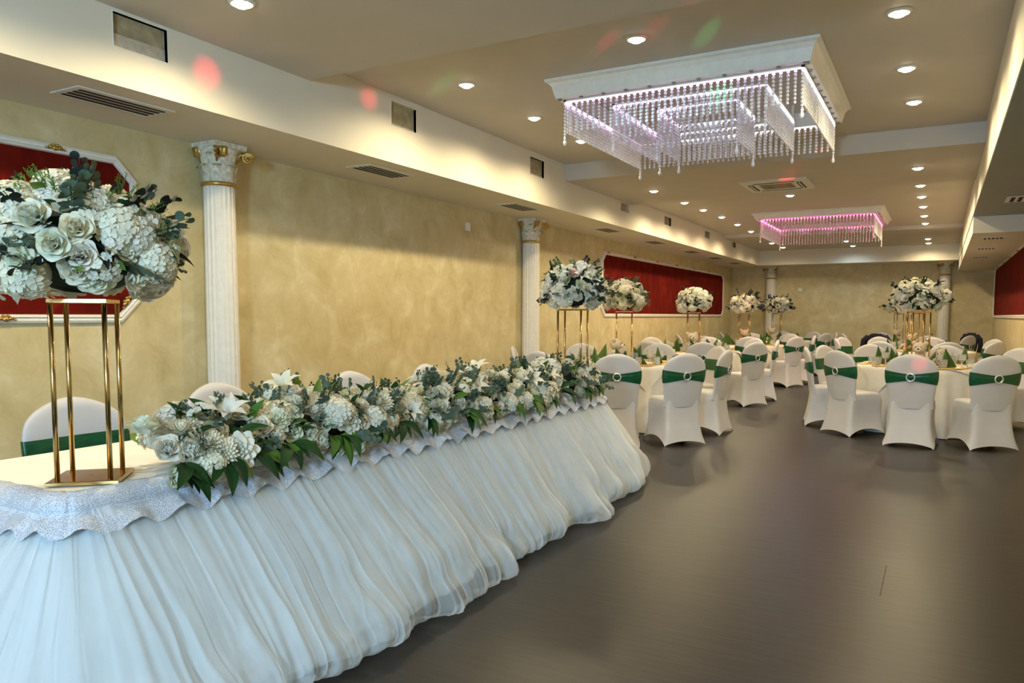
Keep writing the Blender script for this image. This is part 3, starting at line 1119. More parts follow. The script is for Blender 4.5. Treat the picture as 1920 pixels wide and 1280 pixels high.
def seat(key, tx, ty, ang=None):
    c, nm = TABS[key]
    w = pos_word(tx - c[0], ty - c[1])
    used = [q[2] for q in PLACED[key]]
    lab = 'white chair with green sash on the %s side of the %s' % (w, nm)
    if w in used:
        lab = 'second white chair with green sash at %s side of %s' % (w, nm)
    dd = Vector((tx - c[0], ty - c[1]))
    if dd.length < 1.35:
        dd = dd.normalized() * 1.35
        tx, ty = max(XL + 0.12, min(XR - 0.12, c[0] + dd.x)), c[1] + dd.y
    PLACED[key].append((tx, ty, w))
    chair_top(tx, ty, c, None if ang is None else math.radians(ang), label=lab, group='chairs around the round tables')


# (x, y) of the top of each chair back
for p in ((-2.85, 7.30), (-2.27, 7.78), (-2.16, 8.85), (-2.50, 9.85), (-3.80, 7.40), (-4.62, 8.45), (-4.42, 9.9), (-3.46, 10.5)):
    seat('L1', *p)
for p in ((-2.36, 11.72), (-3.05, 11.28), (-3.85, 11.12), (-4.55, 11.6), (-2.32, 12.85), (-2.80, 13.75), (-3.7, 14.1), (-4.62, 13.5)):
    seat('L2', *p)
for p in ((-3.13, 14.75), (-2.45, 15.35), (-2.25, 16.25), (-2.75, 17.2), (-3.95, 14.75), (-4.6, 15.4), (-4.6, 16.6), (-3.6, 17.45)):
    seat('L3', *p)
for p in ((-2.95, 18.1), (-2.3, 18.7), (-2.2, 19.6), (-2.75, 20.5), (-3.75, 18.0), (-4.6, 18.7), (-3.55, 20.7)):
    seat('L4', *p)
for p in ((-0.24, 8.80), (-0.98, 9.42), (-1.44, 10.15), (-1.33, 10.95), (0.53, 9.02), (0.66, 11.1), (0.09, 11.75), (-0.83, 11.65)):
    seat('R1', *p)
for p in ((-0.80, 13.2), (0.13, 13.3), (0.66, 13.95), (-1.42, 14.45), (-1.58, 15.4), (0.72, 15.4), (-1.0, 16.1), (-0.1, 16.2)):
    seat('R2', *p)
for p in ((-1.15, 17.75), (-0.2, 17.7), (0.55, 18.2), (-1.85, 18.6), (0.62, 19.8), (-1.2, 20.3)):
    seat('R3', *p)

for ti, (key, (c, nm)) in enumerate(TABS.items()):
    rz = {'L1': -0.03, 'R1': 0.15}.get(key, random.uniform(0, 1.5))
    t = thing('round_table', 'round table under cream cloth, the %s' % nm, 'table', (c[0], c[1], 0), 0, 'round tables')
    inst('tabletop', ME_TTOP, t)
    for k in range(4):
        inst('leg', ME_TLEG, t, (0, 0, 0), (0, 0, PI / 4 + k * PI / 2))
    o = inst('tablecloth', ME_CLOTH[ti % 3], None, (c[0], c[1], 0), (0, 0, rz + 0.7))
    tag(o, 'cream floor-length cloth draped on the %s' % nm, 'tablecloth', 'round tablecloths')
    inst('overlay', ME_OVER, o, (0, 0, 0), (0, 0, -0.7))
    zt = TZ + 0.0095
    detail = key in ('L1', 'R1', 'L2', 'R2')
    for k, (tx, ty, w) in enumerate(PLACED[key]):
        d = Vector((tx - c[0], ty - c[1])).normalized()
        a = math.atan2(d.y, d.x)
        sd = Vector((-d.y, d.x))
        same = [q[2] for q in PLACED[key][:k]].count(w)
        wl = ('second ' if same else '') + w
        ctr = Vector(c)
        p = ctr + d * 0.60
        tag(inst('placemat', ME_MAT, None, (p.x, p.y, zt)), 'round gold placemat at the %s place of the %s' % (wl, nm), 'placemat', 'gold placemats')
        p = ctr + d * 0.50 + sd * random.uniform(-0.03, 0.03)
        tag(inst('napkin', ME_NAP, None, (p.x, p.y, zt + (0.0045 if detail else 0.0045)), (0, 0, a + PI / 2 + random.uniform(-0.6, 0.6)), random.uniform(0.92, 1.08)), 'folded green napkin standing at the %s place of the %s' % (wl, nm), 'napkin', 'green napkins')
        p = ctr + d * 0.56 + sd * 0.215
        tag(inst('tumbler', ME_TUMB, None, (p.x, p.y, zt), (0, 0, random.random())), 'cut crystal tumbler at the %s place of the %s' % (wl, nm), 'glass', 'crystal tumblers')
        if detail:
            p = ctr + d * 0.47 + sd * 0.17
            tag(inst('goblet', ME_GOB, None, (p.x, p.y, zt), (0, 0, random.random())), 'cut crystal goblet at the %s place of the %s' % (wl, nm), 'glass', 'crystal goblets')
            p = ctr + d * 0.57 - sd * 0.215
            tag(inst('tumbler', ME_TUMB, None, (p.x, p.y, zt), (0, 0, random.random()), 0.86), 'small cut crystal tumbler at the %s place of the %s' % (wl, nm), 'glass', 'small crystal tumblers')

# ------------------------------------------------------------------ teddy bears
def bear_meshes(mat):
    mb = MB()
    mb.ell((0, 0, 0.075), (0.070, 0.060, 0.080))           # torso
    mb.ell((0, 0.012, 0.195), (0.068, 0.062, 0.060))       # head
    for s in (-1, 1):
        mb.ell((s * 0.055, -0.005, 0.243), (0.025, 0.014, 0.025), 10, 7)
        mb.ell((s * 0.072, 0.035, 0.095), (0.022, 0.045, 0.024), 10, 7, Euler((-0.5, 0, s * -0.5)))
        mb.ell((s * 0.055, 0.075, 0.030), (0.028, 0.060, 0.028), 10, 7, Euler((0, 0, s * -0.3)))
        mb.ell((s * 0.072, 0.125, 0.040), (0.028, 0.018, 0.036), 10, 7)
    body = mb.mesh('plush_body', mat, True)
    mb = MB()
    mb.ell((0, 0.072, 0.180), (0.030, 0.024, 0.024), 12, 8)
    muz = mb.mesh('muzzle', MAT['muzzle'], True)
    mb = MB()
    mb.ell((0, 0.096, 0.188), (0.012, 0.008, 0.009), 10, 6)
    nose = mb.mesh('nose', MAT['black'], True)
    mb = MB()
    mb.ell((0, 0.070, 0.207), (0.006, 0.005, 0.006), 8, 6)
    eye = mb.mesh('eye', MAT['black'], True)
    return body, muz, nose, eye


BEAR = {'bear': bear_meshes(MAT['bear']), 'bear_tan': bear_meshes(MAT['bear_tan'])}


def bear(x, y, ang, label, kind='bear', s=1.0, z=TZ + 0.0095):
    t = thing('teddy_bear', label, 'teddy bear', (x, y, z), ang, 'teddy bears on the tables')
    t.scale = (s, s, s)
    body, muz, nose, eye = BEAR[kind]
    inst('plush_body', body, t)
    inst('muzzle', muz, t)
    inst('nose', nose, t)
    for q in (-1, 1):
        inst('eye', eye, t, (q * 0.024, 0, 0))


bear(-0.19, 9.93, math.radians(172), 'cream teddy bear facing forward on the nearest right round table', s=1.12)
bear(0.03, 10.12, math.radians(150), 'smaller cream teddy bear beside the gold posts on nearest right table', s=0.8)
bear(-0.40, 14.3, math.radians(178), 'tan teddy bear on the second right round table', 'bear_tan', 1.15)
bear(-0.82, 18.75, math.radians(-170), 'pale teddy bear on the farthest right round table', s=1.1)
bear(-3.44, 8.72, math.radians(-70), 'cream teddy bear turned sideways on the nearest left round table', s=1.2)
bear(-3.52, 12.3, math.radians(-150), 'cream teddy bear by the gold posts of the second left table', s=1.2)
bear(-3.42, 15.7, math.radians(-160), 'tan teddy bear on the third left round table', 'bear_tan', 1.2)
bear(-3.5, 18.95, math.radians(-170), 'pale teddy bear on the farthest left round table', s=1.15)

# dark jackets over two far chairs
def jacket(tx, ty, ang, label):
    t = thing('jacket', label, 'jacket', (tx - math.sin(ang) * 0.28, ty + math.cos(ang) * 0.28, 0), ang, 'jackets over chairs')
    mb = MB()
    m = 36
    rings = []
    for z in (0.58, 0.66, 0.76, 0.84, 0.88, 0.915, 0.94, 0.96, 0.975):
        zz = min(z, 0.95)
        off = 0.028 + 0.006 * math.sin(z * 40)
        ring = []
        for i in range(m):
            p = back_pt(2 * PI * i / m, zz, off)
            wide = 1.0 + 0.10 * max(0, min(1, (z - 0.7) / 0.2)) if z < 0.95 else 1.0
            ring.append((p[0] * wide * (1 if z < 0.97 else 0.9), p[1], z + 0.012))
        rings.append(ring)
    mb.rings(rings, True, False, True)
    mb.build('jacket_body', MAT['jacket'], t, True)
    for s in (-1, 1):
        mb = MB()
        mb.tube([(s * 0.19, -0.27, 0.93), (s * 0.265, -0.30, 0.84), (s * 0.285, -0.30, 0.70), (s * 0.28, -0.28, 0.56)], [0.05, 0.055, 0.05, 0.045], 10)
        mb.build('sleeve', MAT['jacket'], t, True)


def ang_to(p, c):
    return math.atan2(-(c[0] - p[0]), c[1] - p[1])


jacket(-1.15, 17.75, ang_to((-1.15, 17.75), TABS['R3'][0]), 'dark jacket hung on a far chair left of the right flower stands')
jacket(0.62, 19.8, ang_to((0.62, 19.8), TABS['R3'][0]), 'dark jacket hung on a far chair beside the far column')

# ------------------------------------------------------------------ head table
HX0, HX1, HY0, HY1 = -3.30, -2.43, 1.40, 5.80
HZ = 0.762
t = thing('head_table', 'long head table under white cloth and tulle', 'table', ((HX0 + HX1) / 2, (HY0 + HY1) / 2, 0))
mb = MB()
mb.box(-(HX1 - HX0) / 2, (HX1 - HX0) / 2 - 0.05, -(HY1 - HY0) / 2 + 0.05, (HY1 - HY0) / 2 - 0.05, HZ - 0.03, HZ - 0.003)
mb.build('tabletop', MAT['wood'], t)
for a in (-1, 1):
    for b_ in (-1, 0, 1):
        mb = MB()
        mb.box(a * 0.38 - 0.02, a * 0.38 + 0.02, b_ * 2.1 - 0.02, b_ * 2.1 + 0.02, 0, HZ - 0.03)
        mb.build('leg', MAT['steel'], t)


def head_path(n):
    """outline of the table on near end, front and far end: points and outward normals"""
    rc = 0.10
    pts, nor = [], []
    seg = []

    def line(a, b_, nn):
        L = math.dist(a, b_)
        k = max(2, int(L * n))
        for i in range(k):
            f = i / k
            seg.append(((a[0] + (b_[0] - a[0]) * f, a[1] + (b_[1] - a[1]) * f), nn))

    def arc(cx, cy, a0, a1):
        k = max(8, int(abs(a1 - a0) * 0.42 * n))
        for i in range(k):
            a = a0 + (a1 - a0) * i / k
            seg.append(((cx + rc * math.cos(a), cy + rc * math.sin(a)), (math.cos(a), math.sin(a))))
    line((HX0, HY0), (HX1 - rc, HY0), (0, -1))
    arc(HX1 - rc, HY0 + rc, -PI / 2, 0)
    line((HX1, HY0 + rc), (HX1, HY1 - rc), (1, 0))
    arc(HX1 - rc, HY1 - rc, 0, PI / 2)
    line((HX1 - rc, HY1), (HX0, HY1), (0, 1))
    P = np.array([s_[0] for s_ in seg])
    N = np.array([s_[1] for s_ in seg])
    d = np.concatenate([[0], np.cumsum(np.hypot(*np.diff(P + 0.22 * N, axis=0).T))])   # cloth length, fuller round the corners
    return P, N, d


# cloth lying on top
mb = MB()
P, N, d = head_path(20)
ring = [tuple(p) for p in P]
n = len(ring)
for z in (HZ,):
    mb.add([(p[0], p[1], HZ) for p in ring] + [(p[0], p[1], HZ - 0.05) for p in ring], [tuple(range(n))] + [(i, i + 1, n + i + 1, n + i) for i in range(n - 1)])
o = mb.build('tablecloth', MAT['headcloth'])
tag(o, 'smooth white cloth on the top of the long head table', 'tablecloth')

sk = thing('tulle_skirt', 'gathered white tulle skirt with lace edge around the head table', 'table skirt', (0, 0, 0))


def skirt_layer(name, seed, F0, F1, mat, n, kk, fold, ztop, puff, gather=1.0):
    P, N, d = head_path(n)
    T = np.linspace(0, 1, kk)[:, None]
    s = d[None, :]
    # folds drift sideways on their way down
    sw = s + 0.045 * T * n2(s * 3.0, T * 1.3, seed + 3)
    flare = F0 + F1 * n1(s * 1.3 + 0.37 * seed, seed) + 0.5 * F1 * n1(s * 3.1, seed + 9)
    tb = 0.84
    a = np.clip(T / tb, 0, 1)
    out = flare * (1 - (1 - a) ** 1.06) + 0.012
    hemlen = 0.06 + 0.10 * (0.5 + 0.5 * n1(s * 2.1 + 5, seed + 17))
    b_ = np.clip((T - tb) / (1 - tb), 0, 1)
    hang = 0.03 + 0.02 * n1(s * 4, seed + 2)
    zb = 0.10 + 0.05 * n1(s * 1.7, seed + 5)
    z = ztop + (zb - ztop) * a
    z = np.where(b_ > 0, zb * (1 - np.sin(b_ * PI / 2)) + 0.006, z)
    out = out + np.where(b_ > 0, hemlen * (np.sin(b_ * PI) * 0.55 - b_ * 0.9), 0)
    amp = fold * (0.18 + 0.95 * a ** 1.1)
    rid = 1 - 2 * np.abs(n2(sw * 15, T * 0.6, seed + 61))
    fo = 0.45 * n2(sw * 11, T * 0.7, seed) + 0.30 * rid + 0.16 * n2(sw * 30, T * 1.0, seed + 4) + 0.75 * n2(sw * 5.0, T * 0.6, seed + 7)
    out = out + amp * fo
    # broad puffs near the floor
    out = out + puff * np.clip((a - 0.45) / 0.5, 0, 1) ** 1.5 * n2(s * 4.2, T * 5.0, seed + 21)
    fine = n2(sw * 46, T * 0.55, seed + 55)
    out = out + (0.005 + 0.010 * a) * fine * gather
    out = np.maximum(out, 0.012)
    z = z + 0.02 * np.clip(a - 0.3, 0, 1) * n2(s * 9, T * 6, seed + 31) * (1 - b_)
    X = P[None, :, 0] + N[None, :, 0] * out + (-N[None, :, 1]) * ((0.010 + 0.026 * a) * n2(sw * 17, T * 0.8, seed + 40) + gather * (0.008 + 0.012 * a) * n2(sw * 44, T * 0.5, seed + 70))
    Y = P[None, :, 1] + N[None, :, 1] * out + (N[None, :, 0]) * ((0.010 + 0.026 * a) * n2(sw * 17, T * 0.8, seed + 40) + gather * (0.008 + 0.012 * a) * n2(sw * 44, T * 0.5, seed + 70))
    z = np.maximum(np.broadcast_to(z, X.shape), 0.004)
    V = np.stack([X, Y, z], -1).reshape(-1, 3)
    m = X.shape[1]
    idx = np.arange(kk * m).reshape(kk, m)
    q = np.stack([idx[:-1, :-1], idx[:-1, 1:], idx[1:, 1:], idx[1:, :-1]], -1).reshape(-1, 4)
    me = bpy.data.meshes.new(name)
    me.from_pydata(V.tolist(), [], q.tolist())
    me.materials.append(mat)
    me.polygons.foreach_set('use_smooth', [True] * len(me.polygons))
    me.update()
    return inst(name, me, sk)


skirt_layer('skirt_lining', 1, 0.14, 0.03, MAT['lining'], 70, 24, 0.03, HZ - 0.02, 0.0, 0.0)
skirt_layer('tulle_layer', 2, 0.25, 0.05, MAT['tulle'], 330, 36, 0.062, HZ - 0.02, 0.03)
skirt_layer('tulle_layer', 3, 0.32, 0.07, MAT['tulle'], 330, 36, 0.062, HZ - 0.015, 0.05)
skirt_layer('tulle_layer', 6, 0.39, 0.09, MAT['tulle'], 330, 36, 0.062, HZ - 0.01, 0.06)
skirt_layer('tulle_layer', 9, 0.455, 0.09, MAT['tulle'], 330, 36, 0.062, HZ - 0.01, 0.07)

# lace edging rolled over the table edge
P, N, d = head_path(120)
m = len(P)
rows = []
scal = 0.014 + 0.034 * np.sin(d * PI / 0.19 + 0.8 * n1(d * 3, 4)) ** 2 + 0.006 * n1(d * 40, 6)
prof = [(-0.05, 0.003, 0), (-0.02, 0.010, 0), (0.008, 0.008, 0), (0.034, -0.012, 0), (0.050, -0.040, 0), (0.046, -0.050, 0), (0.070, -0.056, 0.25), (0.094, -0.064, 0.6), (0.112, -0.072, 1.0)]
V = []
for o_, dz, sc in prof:
    rip = 0.004 * n1(d * 30, 8)
    V.append(np.stack([P[:, 0] + N[:, 0] * (o_ + rip), P[:, 1] + N[:, 1] * (o_ + rip), HZ + dz - sc * scal + (0.003 * n1(d * 25, 9) if dz > 0 else 0)], -1))
V = np.array(V)
mb = MB()
mb.grid(V.tolist())
lace = mb.build('lace_edging', MAT['lace'], sk, True)

# ------------------------------------------------------------------ flowers
def add_petal(mb, nu, nv, w, l, base_r, z0, open_a, curl, cup, rot, tip=0.7, wave=0.0, ph=0.0):
    P = []
    r, z = base_r, z0
    for j in range(nv + 1):
        v = j / nv
        a = open_a + curl * v * v
        if j:
            r += math.sin(a) * l / nv
            z += math.cos(a) * l / nv
        wv = w * (math.sin(PI * (0.10 + (1 - 0.10 - 0.12 * (1 - tip) - 0.04) * v)) ** tip)
        row = []
        for i in range(nu + 1):
            u = -1 + 2 * i / nu
            rr = r - cup * u * u * l * (0.4 + 0.6 * v)
            zz = z + wave * math.sin(u * 5 + ph) * v
            x, y = rr, u * wv / 2
            row.append((x * math.cos(rot) - y * math.sin(rot), x * math.sin(rot) + y * math.cos(rot), zz))
        P.append(row)
    mb.grid(P)


def norm_mesh(mb):
    V = np.array(mb.v)
    r = np.max(np.hypot(V[:, 0], V[:, 1]))
    mb.v = [tuple(p) for p in (V / r)]


def rose_mesh(mat, seed=0, N=17):
    rnd = random.Random(seed)
    mb = MB()
    for i in range(N):
        t_ = i / (N - 1)
        add_petal(mb, 4, 4, 0.50 + 0.75 * t_, 0.55 + 0.15 * t_, 0.02 + 0.20 * t_, -0.22 * t_, -0.05 + 0.80 * t_ ** 1.1, 0.12 + 0.55 * t_, 0.26, i * 2.4 + rnd.uniform(-0.2, 0.2), 0.55, 0.02, rnd.random() * 6)
    norm_mesh(mb)
    return mb.mesh('rose', mat, True)


def peony_mesh(mat, seed=0, N=34):
    rnd = random.Random(seed)
    mb = MB()
    for i in range(N):
        t_ = i / (N - 1)
        add_petal(mb, 4, 3, 0.30 + 0.45 * t_, 0.45 + 0.35 * t_, 0.03 + 0.16 * t_, 0.05 - 0.25 * t_, 0.1 + 1.25 * t_, 0.3 - 0.1 * t_, 0.22, i * 2.4, 0.5, 0.04, rnd.random() * 6)
    norm_mesh(mb)
    return mb.mesh('peony', mat, True)


def dahlia_mesh(mat, seed=0, N=80):
    mb = MB()
    for i in range(N):
        f = (i + 0.5) / N
        ca = 1 - f * 1.15
        th = math.acos(max(-1, min(1, ca)))
        add_petal(mb, 2, 3, 0.22, 0.55 + 0.25 * f, 0.05, 0.0, th * 0.9, -0.25, 0.10, i * 2.39996, 0.6)
    norm_mesh(mb)
    return mb.mesh('dahlia', mat, True)


def floret(mb, c, nrm, size, spin, petals=4):
    q = Vector(nrm).to_track_quat('Z', 'Y').to_matrix()
    c = Vector(c)
    for k in range(petals):
        a = spin + 2 * PI * k / petals
        pts = []
        for rr, da, zz in ((0.05, 0, 0.0), (0.50, -0.74, 0.08), (0.95, -0.52, 0.04), (1.05, 0, -0.05), (0.95, 0.52, 0.04), (0.50, 0.74, 0.08), (0.6, 0, -0.10)):
            pts.append(c + q @ Vector((rr * size * math.cos(a + da), rr * size * math.sin(a + da), zz * size)))
        mb.add(pts, [(0, 1, 6), (1, 2, 6), (2, 3, 6), (3, 4, 6), (4, 5, 6), (5, 0, 6)])


def hydrangea_mesh(mat, seed=0, N=44):
    rnd = random.Random(seed)
    mb = MB()
    mb.ell((0, 0, 0), (0.72, 0.72, 0.72), 12, 8)
    for i in range(N):
        f = (i + 0.5) / N
        ca = 1 - f * 1.0
        sa = math.sqrt(1 - ca * ca)
        a = i * 2.39996
        nrm = Vector((sa * math.cos(a), sa * math.sin(a), ca))
        floret(mb, nrm * 0.82 * rnd.uniform(0.92, 1.06), nrm + Vector((rnd.uniform(-.4, .4), rnd.uniform(-.4, .4), 0)), 0.285, rnd.random() * 2)
    norm_mesh(mb)
    return mb.mesh('hydrangea', mat, True)


def blossom_mesh(mat, seed=0, N=9):
    rnd = random.Random(seed)
    mb = MB()
    for i in range(N):
        a = i * 2.4
        r = 0.75 * math.sqrt((i + 0.3) / N)
        nrm = Vector((r * math.cos(a), r * math.sin(a), 0.8))
        floret(mb, (r * math.cos(a), r * math.sin(a), 0.5 + rnd.uniform(-0.1, 0.35) - 0.3 * r), nrm, 0.26, rnd.random() * 2, 5)
    norm_mesh(mb)
    return mb.mesh('small_blossom', mat, True)


def lily_mesh(mat):
    mb = MB()
    for i in range(6):
        add_petal(mb, 4, 6, 0.42 if i % 2 else 0.52, 1.25, 0.05, 0.0, 0.35, 1.35, 0.10, i * PI / 3, 0.9)
    norm_mesh(mb)
    for i in range(6):
        a = i * PI / 3 + 0.5
        mb.tube([(0, 0, 0.05), (0.08 * math.cos(a), 0.08 * math.sin(a), 0.4), (0.16 * math.cos(a), 0.16 * math.sin(a), 0.6)], 0.012, 5)
    return mb.mesh('lily', mat, True)


def leaf_mesh(mat):
    """pointed leaf along +Y, unit length"""
    mb = MB()
    P = []
    for j in range(8):
        v = j / 7
        w = 0.19 * math.sin(PI * v ** 0.8) ** 0.8 if 0 < v < 1 else 0.004
        y = v
        z = 0.12 * math.sin(v * PI) - 0.18 * v * v
        P.append([(-w, y, z + 0.06 * (w / 0.19)), (-w * 0.5, y, z + 0.02 * (w / 0.19)), (0, y, z - 0.01), (w * 0.5, y, z + 0.02 * (w / 0.19)), (w, y, z + 0.06 * (w / 0.19))])
    mb.grid(P)
    return mb.mesh('leaf', mat, True)


def sprig_mesh(mat, seed=0, nl=9):
    """eucalyptus: round leaves in pairs along a bent stem, along +Y"""
    rnd = random.Random(seed)
    mb = MB()
    pts = [(0.05 * math.sin(3 * k / 6), k / 6, 0.10 * math.sin(k / 6 * 2)) for k in range(7)]
    mb.tube(pts, 0.012, 4)
    for k in range(nl):
        v = 0.2 + 0.8 * k / (nl - 1)
        s = -1 if k % 2 else 1
        c = Vector((0.05 * math.sin(3 * v) + s * 0.13, v + 0.03, 0.10 * math.sin(v * 2) + rnd.uniform(-0.06, 0.08)))
        nrm = Vector((rnd.uniform(-0.7, 0.7), rnd.uniform(-0.6, 0.3), 1)).normalized()
        q = nrm.to_track_quat('Z', 'Y').to_matrix()
        r = 0.15 * rnd.uniform(0.8, 1.15) * (1.1 - 0.4 * v)
        ring = [c + q @ Vector((r * math.cos(2 * PI * i / 10), r * 1.1 * math.sin(2 * PI * i / 10), 0.02 * math.cos(4 * PI * i / 10))) for i in range(10)]
        mb.add([c] + ring, [(0, i + 1, (i + 1) % 10 + 1) for i in range(10)])
    return mb.mesh('eucalyptus_sprig', mat, True)


def fern_mesh(mat, seed=0):
    rnd = random.Random(seed)
    mb = MB()
    for b_ in range(4):
        a0 = rnd.uniform(-0.6, 0.6)
        e = rnd.uniform(-0.2, 0.3)
        L = rnd.uniform(0.7, 1.0)
        pts = [Vector((math.sin(a0) * L * v, math.cos(a0) * L * v, e * v + 0.1 * math.sin(2 * v))) for v in (0, 0.33, 0.66, 1.0)]
        mb.tube(pts, 0.008, 4)
        for k in range(18):
            v = 0.25 + 0.75 * k / 17
            i = min(2, int(v * 3))
            p = pts[i].lerp(pts[i + 1], v * 3 - i)
            dr = Vector((rnd.uniform(-1, 1), rnd.uniform(-0.2, 1), rnd.uniform(-0.4, 0.8))).normalized() * 0.13 * (1.2 - 0.6 * v)
            sd = dr.cross(Vector((0.3, 0.2, 1))).normalized() * 0.018
            mb.add([p - sd, p + sd, p + dr + sd * 0.4, p + dr - sd * 0.4], [(0, 1, 2, 3)])
    return mb.mesh('fern_sprig', mat, True)


FL = {
    'rose': [rose_mesh(MAT['petal'], s_) for s_ in range(2)] + [rose_mesh(MAT['petal_green'], 5)],
    'peony': [peony_mesh(MAT['petal'], 1), peony_mesh(MAT['petal_green'], 2)],
    'dahlia': [dahlia_mesh(MAT['petal'])],
    'hydrangea': [hydrangea_mesh(MAT['petal'], s_) for s_ in range(2)],
    'small_blossom': [blossom_mesh(MAT['petal'], s_) for s_ in range(2)],
    'lily': [lily_mesh(MAT['petal'])],
    'blush_rose': [rose_mesh(MAT['petal_blush'], 3)],
    'leaf': [leaf_mesh(MAT['leaf'])],
    'fresh_leaf': [leaf_mesh(MAT['leaf_light'])],
    'dark_leaf': [leaf_mesh(MAT['leaf_black'])],
    'eucalyptus_sprig': [sprig_mesh(MAT['euca'], s_) for s_ in range(3)],
    'dark_sprig': [sprig_mesh(MAT['leaf_black'], s_) for s_ in (4, 5)],
    'fern_sprig': [fern_mesh(MAT['leaf_light'], s_) for s_ in range(2)],
}


def put(kind, parent, loc, nrm, size, rnd, spin=None):
    """flower facing nrm"""
    q = Vector(nrm).normalized().to_track_quat('Z', 'Y') @ Euler((0, 0, rnd.uniform(0, 6.28) if spin is None else spin)).to_quaternion()
    return inst(kind, rnd.choice(FL[kind]), parent, loc, q.to_euler(), size)


def put_along(kind, parent, loc, dirn, up, size, rnd):
    """leaf or sprig growing along dirn, its face towards up"""
    y = Vector(dirn).normalized()
    z = Vector(up) - y * Vector(up).dot(y)
    if z.length < 1e-3:
        z = y.orthogonal()
    z.normalize()
    x = y.cross(z)
    M = Matrix((x, y, z)).transposed()
    return inst(kind, rnd.choice(FL[kind]), parent, loc, M.to_euler(), size)


def flower_stand(x, y, z, rz, label, hgt=0.63, half=0.095, plate=0.125, r=0.0085):
    t = thing('flower_stand', label, 'flower stand', (x, y, z), rz, 'gold flower stands')
    mb = MB()
    mb.rect_ring(0, 0, plate - 0.004, plate - 0.004, [(0.0, 0.0), (0.004, 0.002), (0.004, 0.012), (0.0, 0.014), (-plate + 0.006, 0.014), (-plate + 0.006, 0.0)])
    mb.box(-0.004, 0.004, -0.004, 0.004, 0.0, 0.014)
    mb.build('base_plate', MAT['gold'], t)
    mb = MB()
    mb.tube([(0, 0, 0.014), (0, 0, hgt)], r, 12)
    me = mb.mesh('post', MAT['gold'], True)
    for a in (-1, 1):
        for b_ in (-1, 1):
            inst('post', me, t, (a * half, b_ * half, 0))
    mb = MB()
    mb.rect_ring(0, 0, half, half, [(0.009, hgt - 0.012), (0.009, hgt), (-0.009, hgt), (-0.009, hgt - 0.012)])
    mb.build('top_frame', MAT['gold'], t)
    mb = MB()
    mb.box(-half, half, -half, half, hgt - 0.006, hgt - 0.001)
    mb.build('top_plate', MAT['gold'], t)
    return t


def bouquet(x, y, z, rx, rz, nfl, fs, seed, label, weights, leafk, nleaf, droop=0.0, sprigs=0, blush=0, lift=0.18):
    """round arrangement standing on a stand; z = height of the stand's top plate"""
    rnd = random.Random(seed)
    t = thing('flower_arrangement', label, 'flowers', (x, y, z), 0, 'round flower arrangements')
    mb = MB()
    cz = rz * 0.80
    mb.ell((0, 0, cz), (rx * 0.70, rx * 0.70, rz * 0.70), 18, 12)
    mb.build('foliage_core', MAT['moss'], t, True)
    kinds = [k for k, w in weights for _ in range(w)]
    for i in range(nfl):
        f = (i + 0.5) / nfl
        ca = 1 - f * 1.70
        sa = math.sqrt(max(0, 1 - ca * ca))
        a = i * 2.39996 + rnd.uniform(-0.15, 0.15)
        dv = Vector((sa * math.cos(a), sa * math.sin(a), ca))
        k = rnd.choice(kinds)
        if i < blush:
            k = 'blush_rose'
        s_ = fs * {'peony': 1.25, 'hydrangea': 1.3, 'lily': 1.2, 'small_blossom': 1.0, 'dahlia': 1.1}.get(k, 1.0) * rnd.uniform(0.85, 1.15)
        rr = rnd.uniform(0.84, 1.02)
        loc = Vector((dv.x * (rx - s_ * 0.35) * rr, dv.y * (rx - s_ * 0.35) * rr, cz + dv.z * (rz - s_ * 0.35) * rr))
        if loc.z < 0.025:
            loc.z = rnd.uniform(0.0, 0.04)
            q_ = math.hypot(loc.x, loc.y)
            if q_ < 0.62 * rx:
                loc.x, loc.y = loc.x * 0.62 * rx / q_, loc.y * 0.62 * rx / q_
        nn = Vector((dv.x / rx, dv.y / rx, dv.z / rz * (1.0 if dv.z > 0 else 0.6)))
        put(k, t, loc, nn + Vector((rnd.uniform(-.3, .3), rnd.uniform(-.3, .3), rnd.uniform(-.1, .3))) / rx * 0.6, s_, rnd)
    for i in range(nleaf):
        a = rnd.uniform(0, 2 * PI)
        ca = rnd.uniform(-0.6, 0.95)
        sa = math.sqrt(1 - ca * ca)
        dv = Vector((sa * math.cos(a), sa * math.sin(a), ca))
        k = rnd.choice(leafk)
        L = fs * rnd.uniform(1.2, 2.0) * (1.25 if 'sprig' in k else 1.0)
        lf = 0.80 if fs < 0.063 else 0.93
        loc = Vector((dv.x * rx * lf, dv.y * rx * lf, max(0.04, cz + dv.z * rz * lf)))
        dr = dv + Vector((rnd.uniform(-1, 1), rnd.uniform(-1, 1), rnd.uniform(-0.8, 0.8))) * 0.55
        if loc.z < 0.10 and dr.z < 0:
            dr.z = abs(dr.z) * 0.2
        put_along(k, t, loc, dr, Vector((rnd.uniform(-1, 1), rnd.uniform(-1, 1), 1.0)), L, rnd)
    for i in range(sprigs):
        a = rnd.uniform(0, 2 * PI)
        ca = rnd.uniform(0.0, 0.95)
        sa = math.sqrt(1 - ca * ca)
        dv = Vector((sa * math.cos(a), sa * math.sin(a), ca))
        put_along('fern_sprig', t, Vector((dv.x * rx * 0.8, dv.y * rx * 0.8, cz + dv.z * rz * 0.8)), dv, Vector((0, 0, 1)), fs * rnd.uniform(1.4, 2.1), rnd)
    return t


MIX = [('rose', 5), ('hydrangea', 4), ('peony', 2), ('small_blossom', 2), ('lily', 1)]
MIXF = [('rose', 5), ('hydrangea', 3), ('peony', 2), ('small_blossom', 2)]
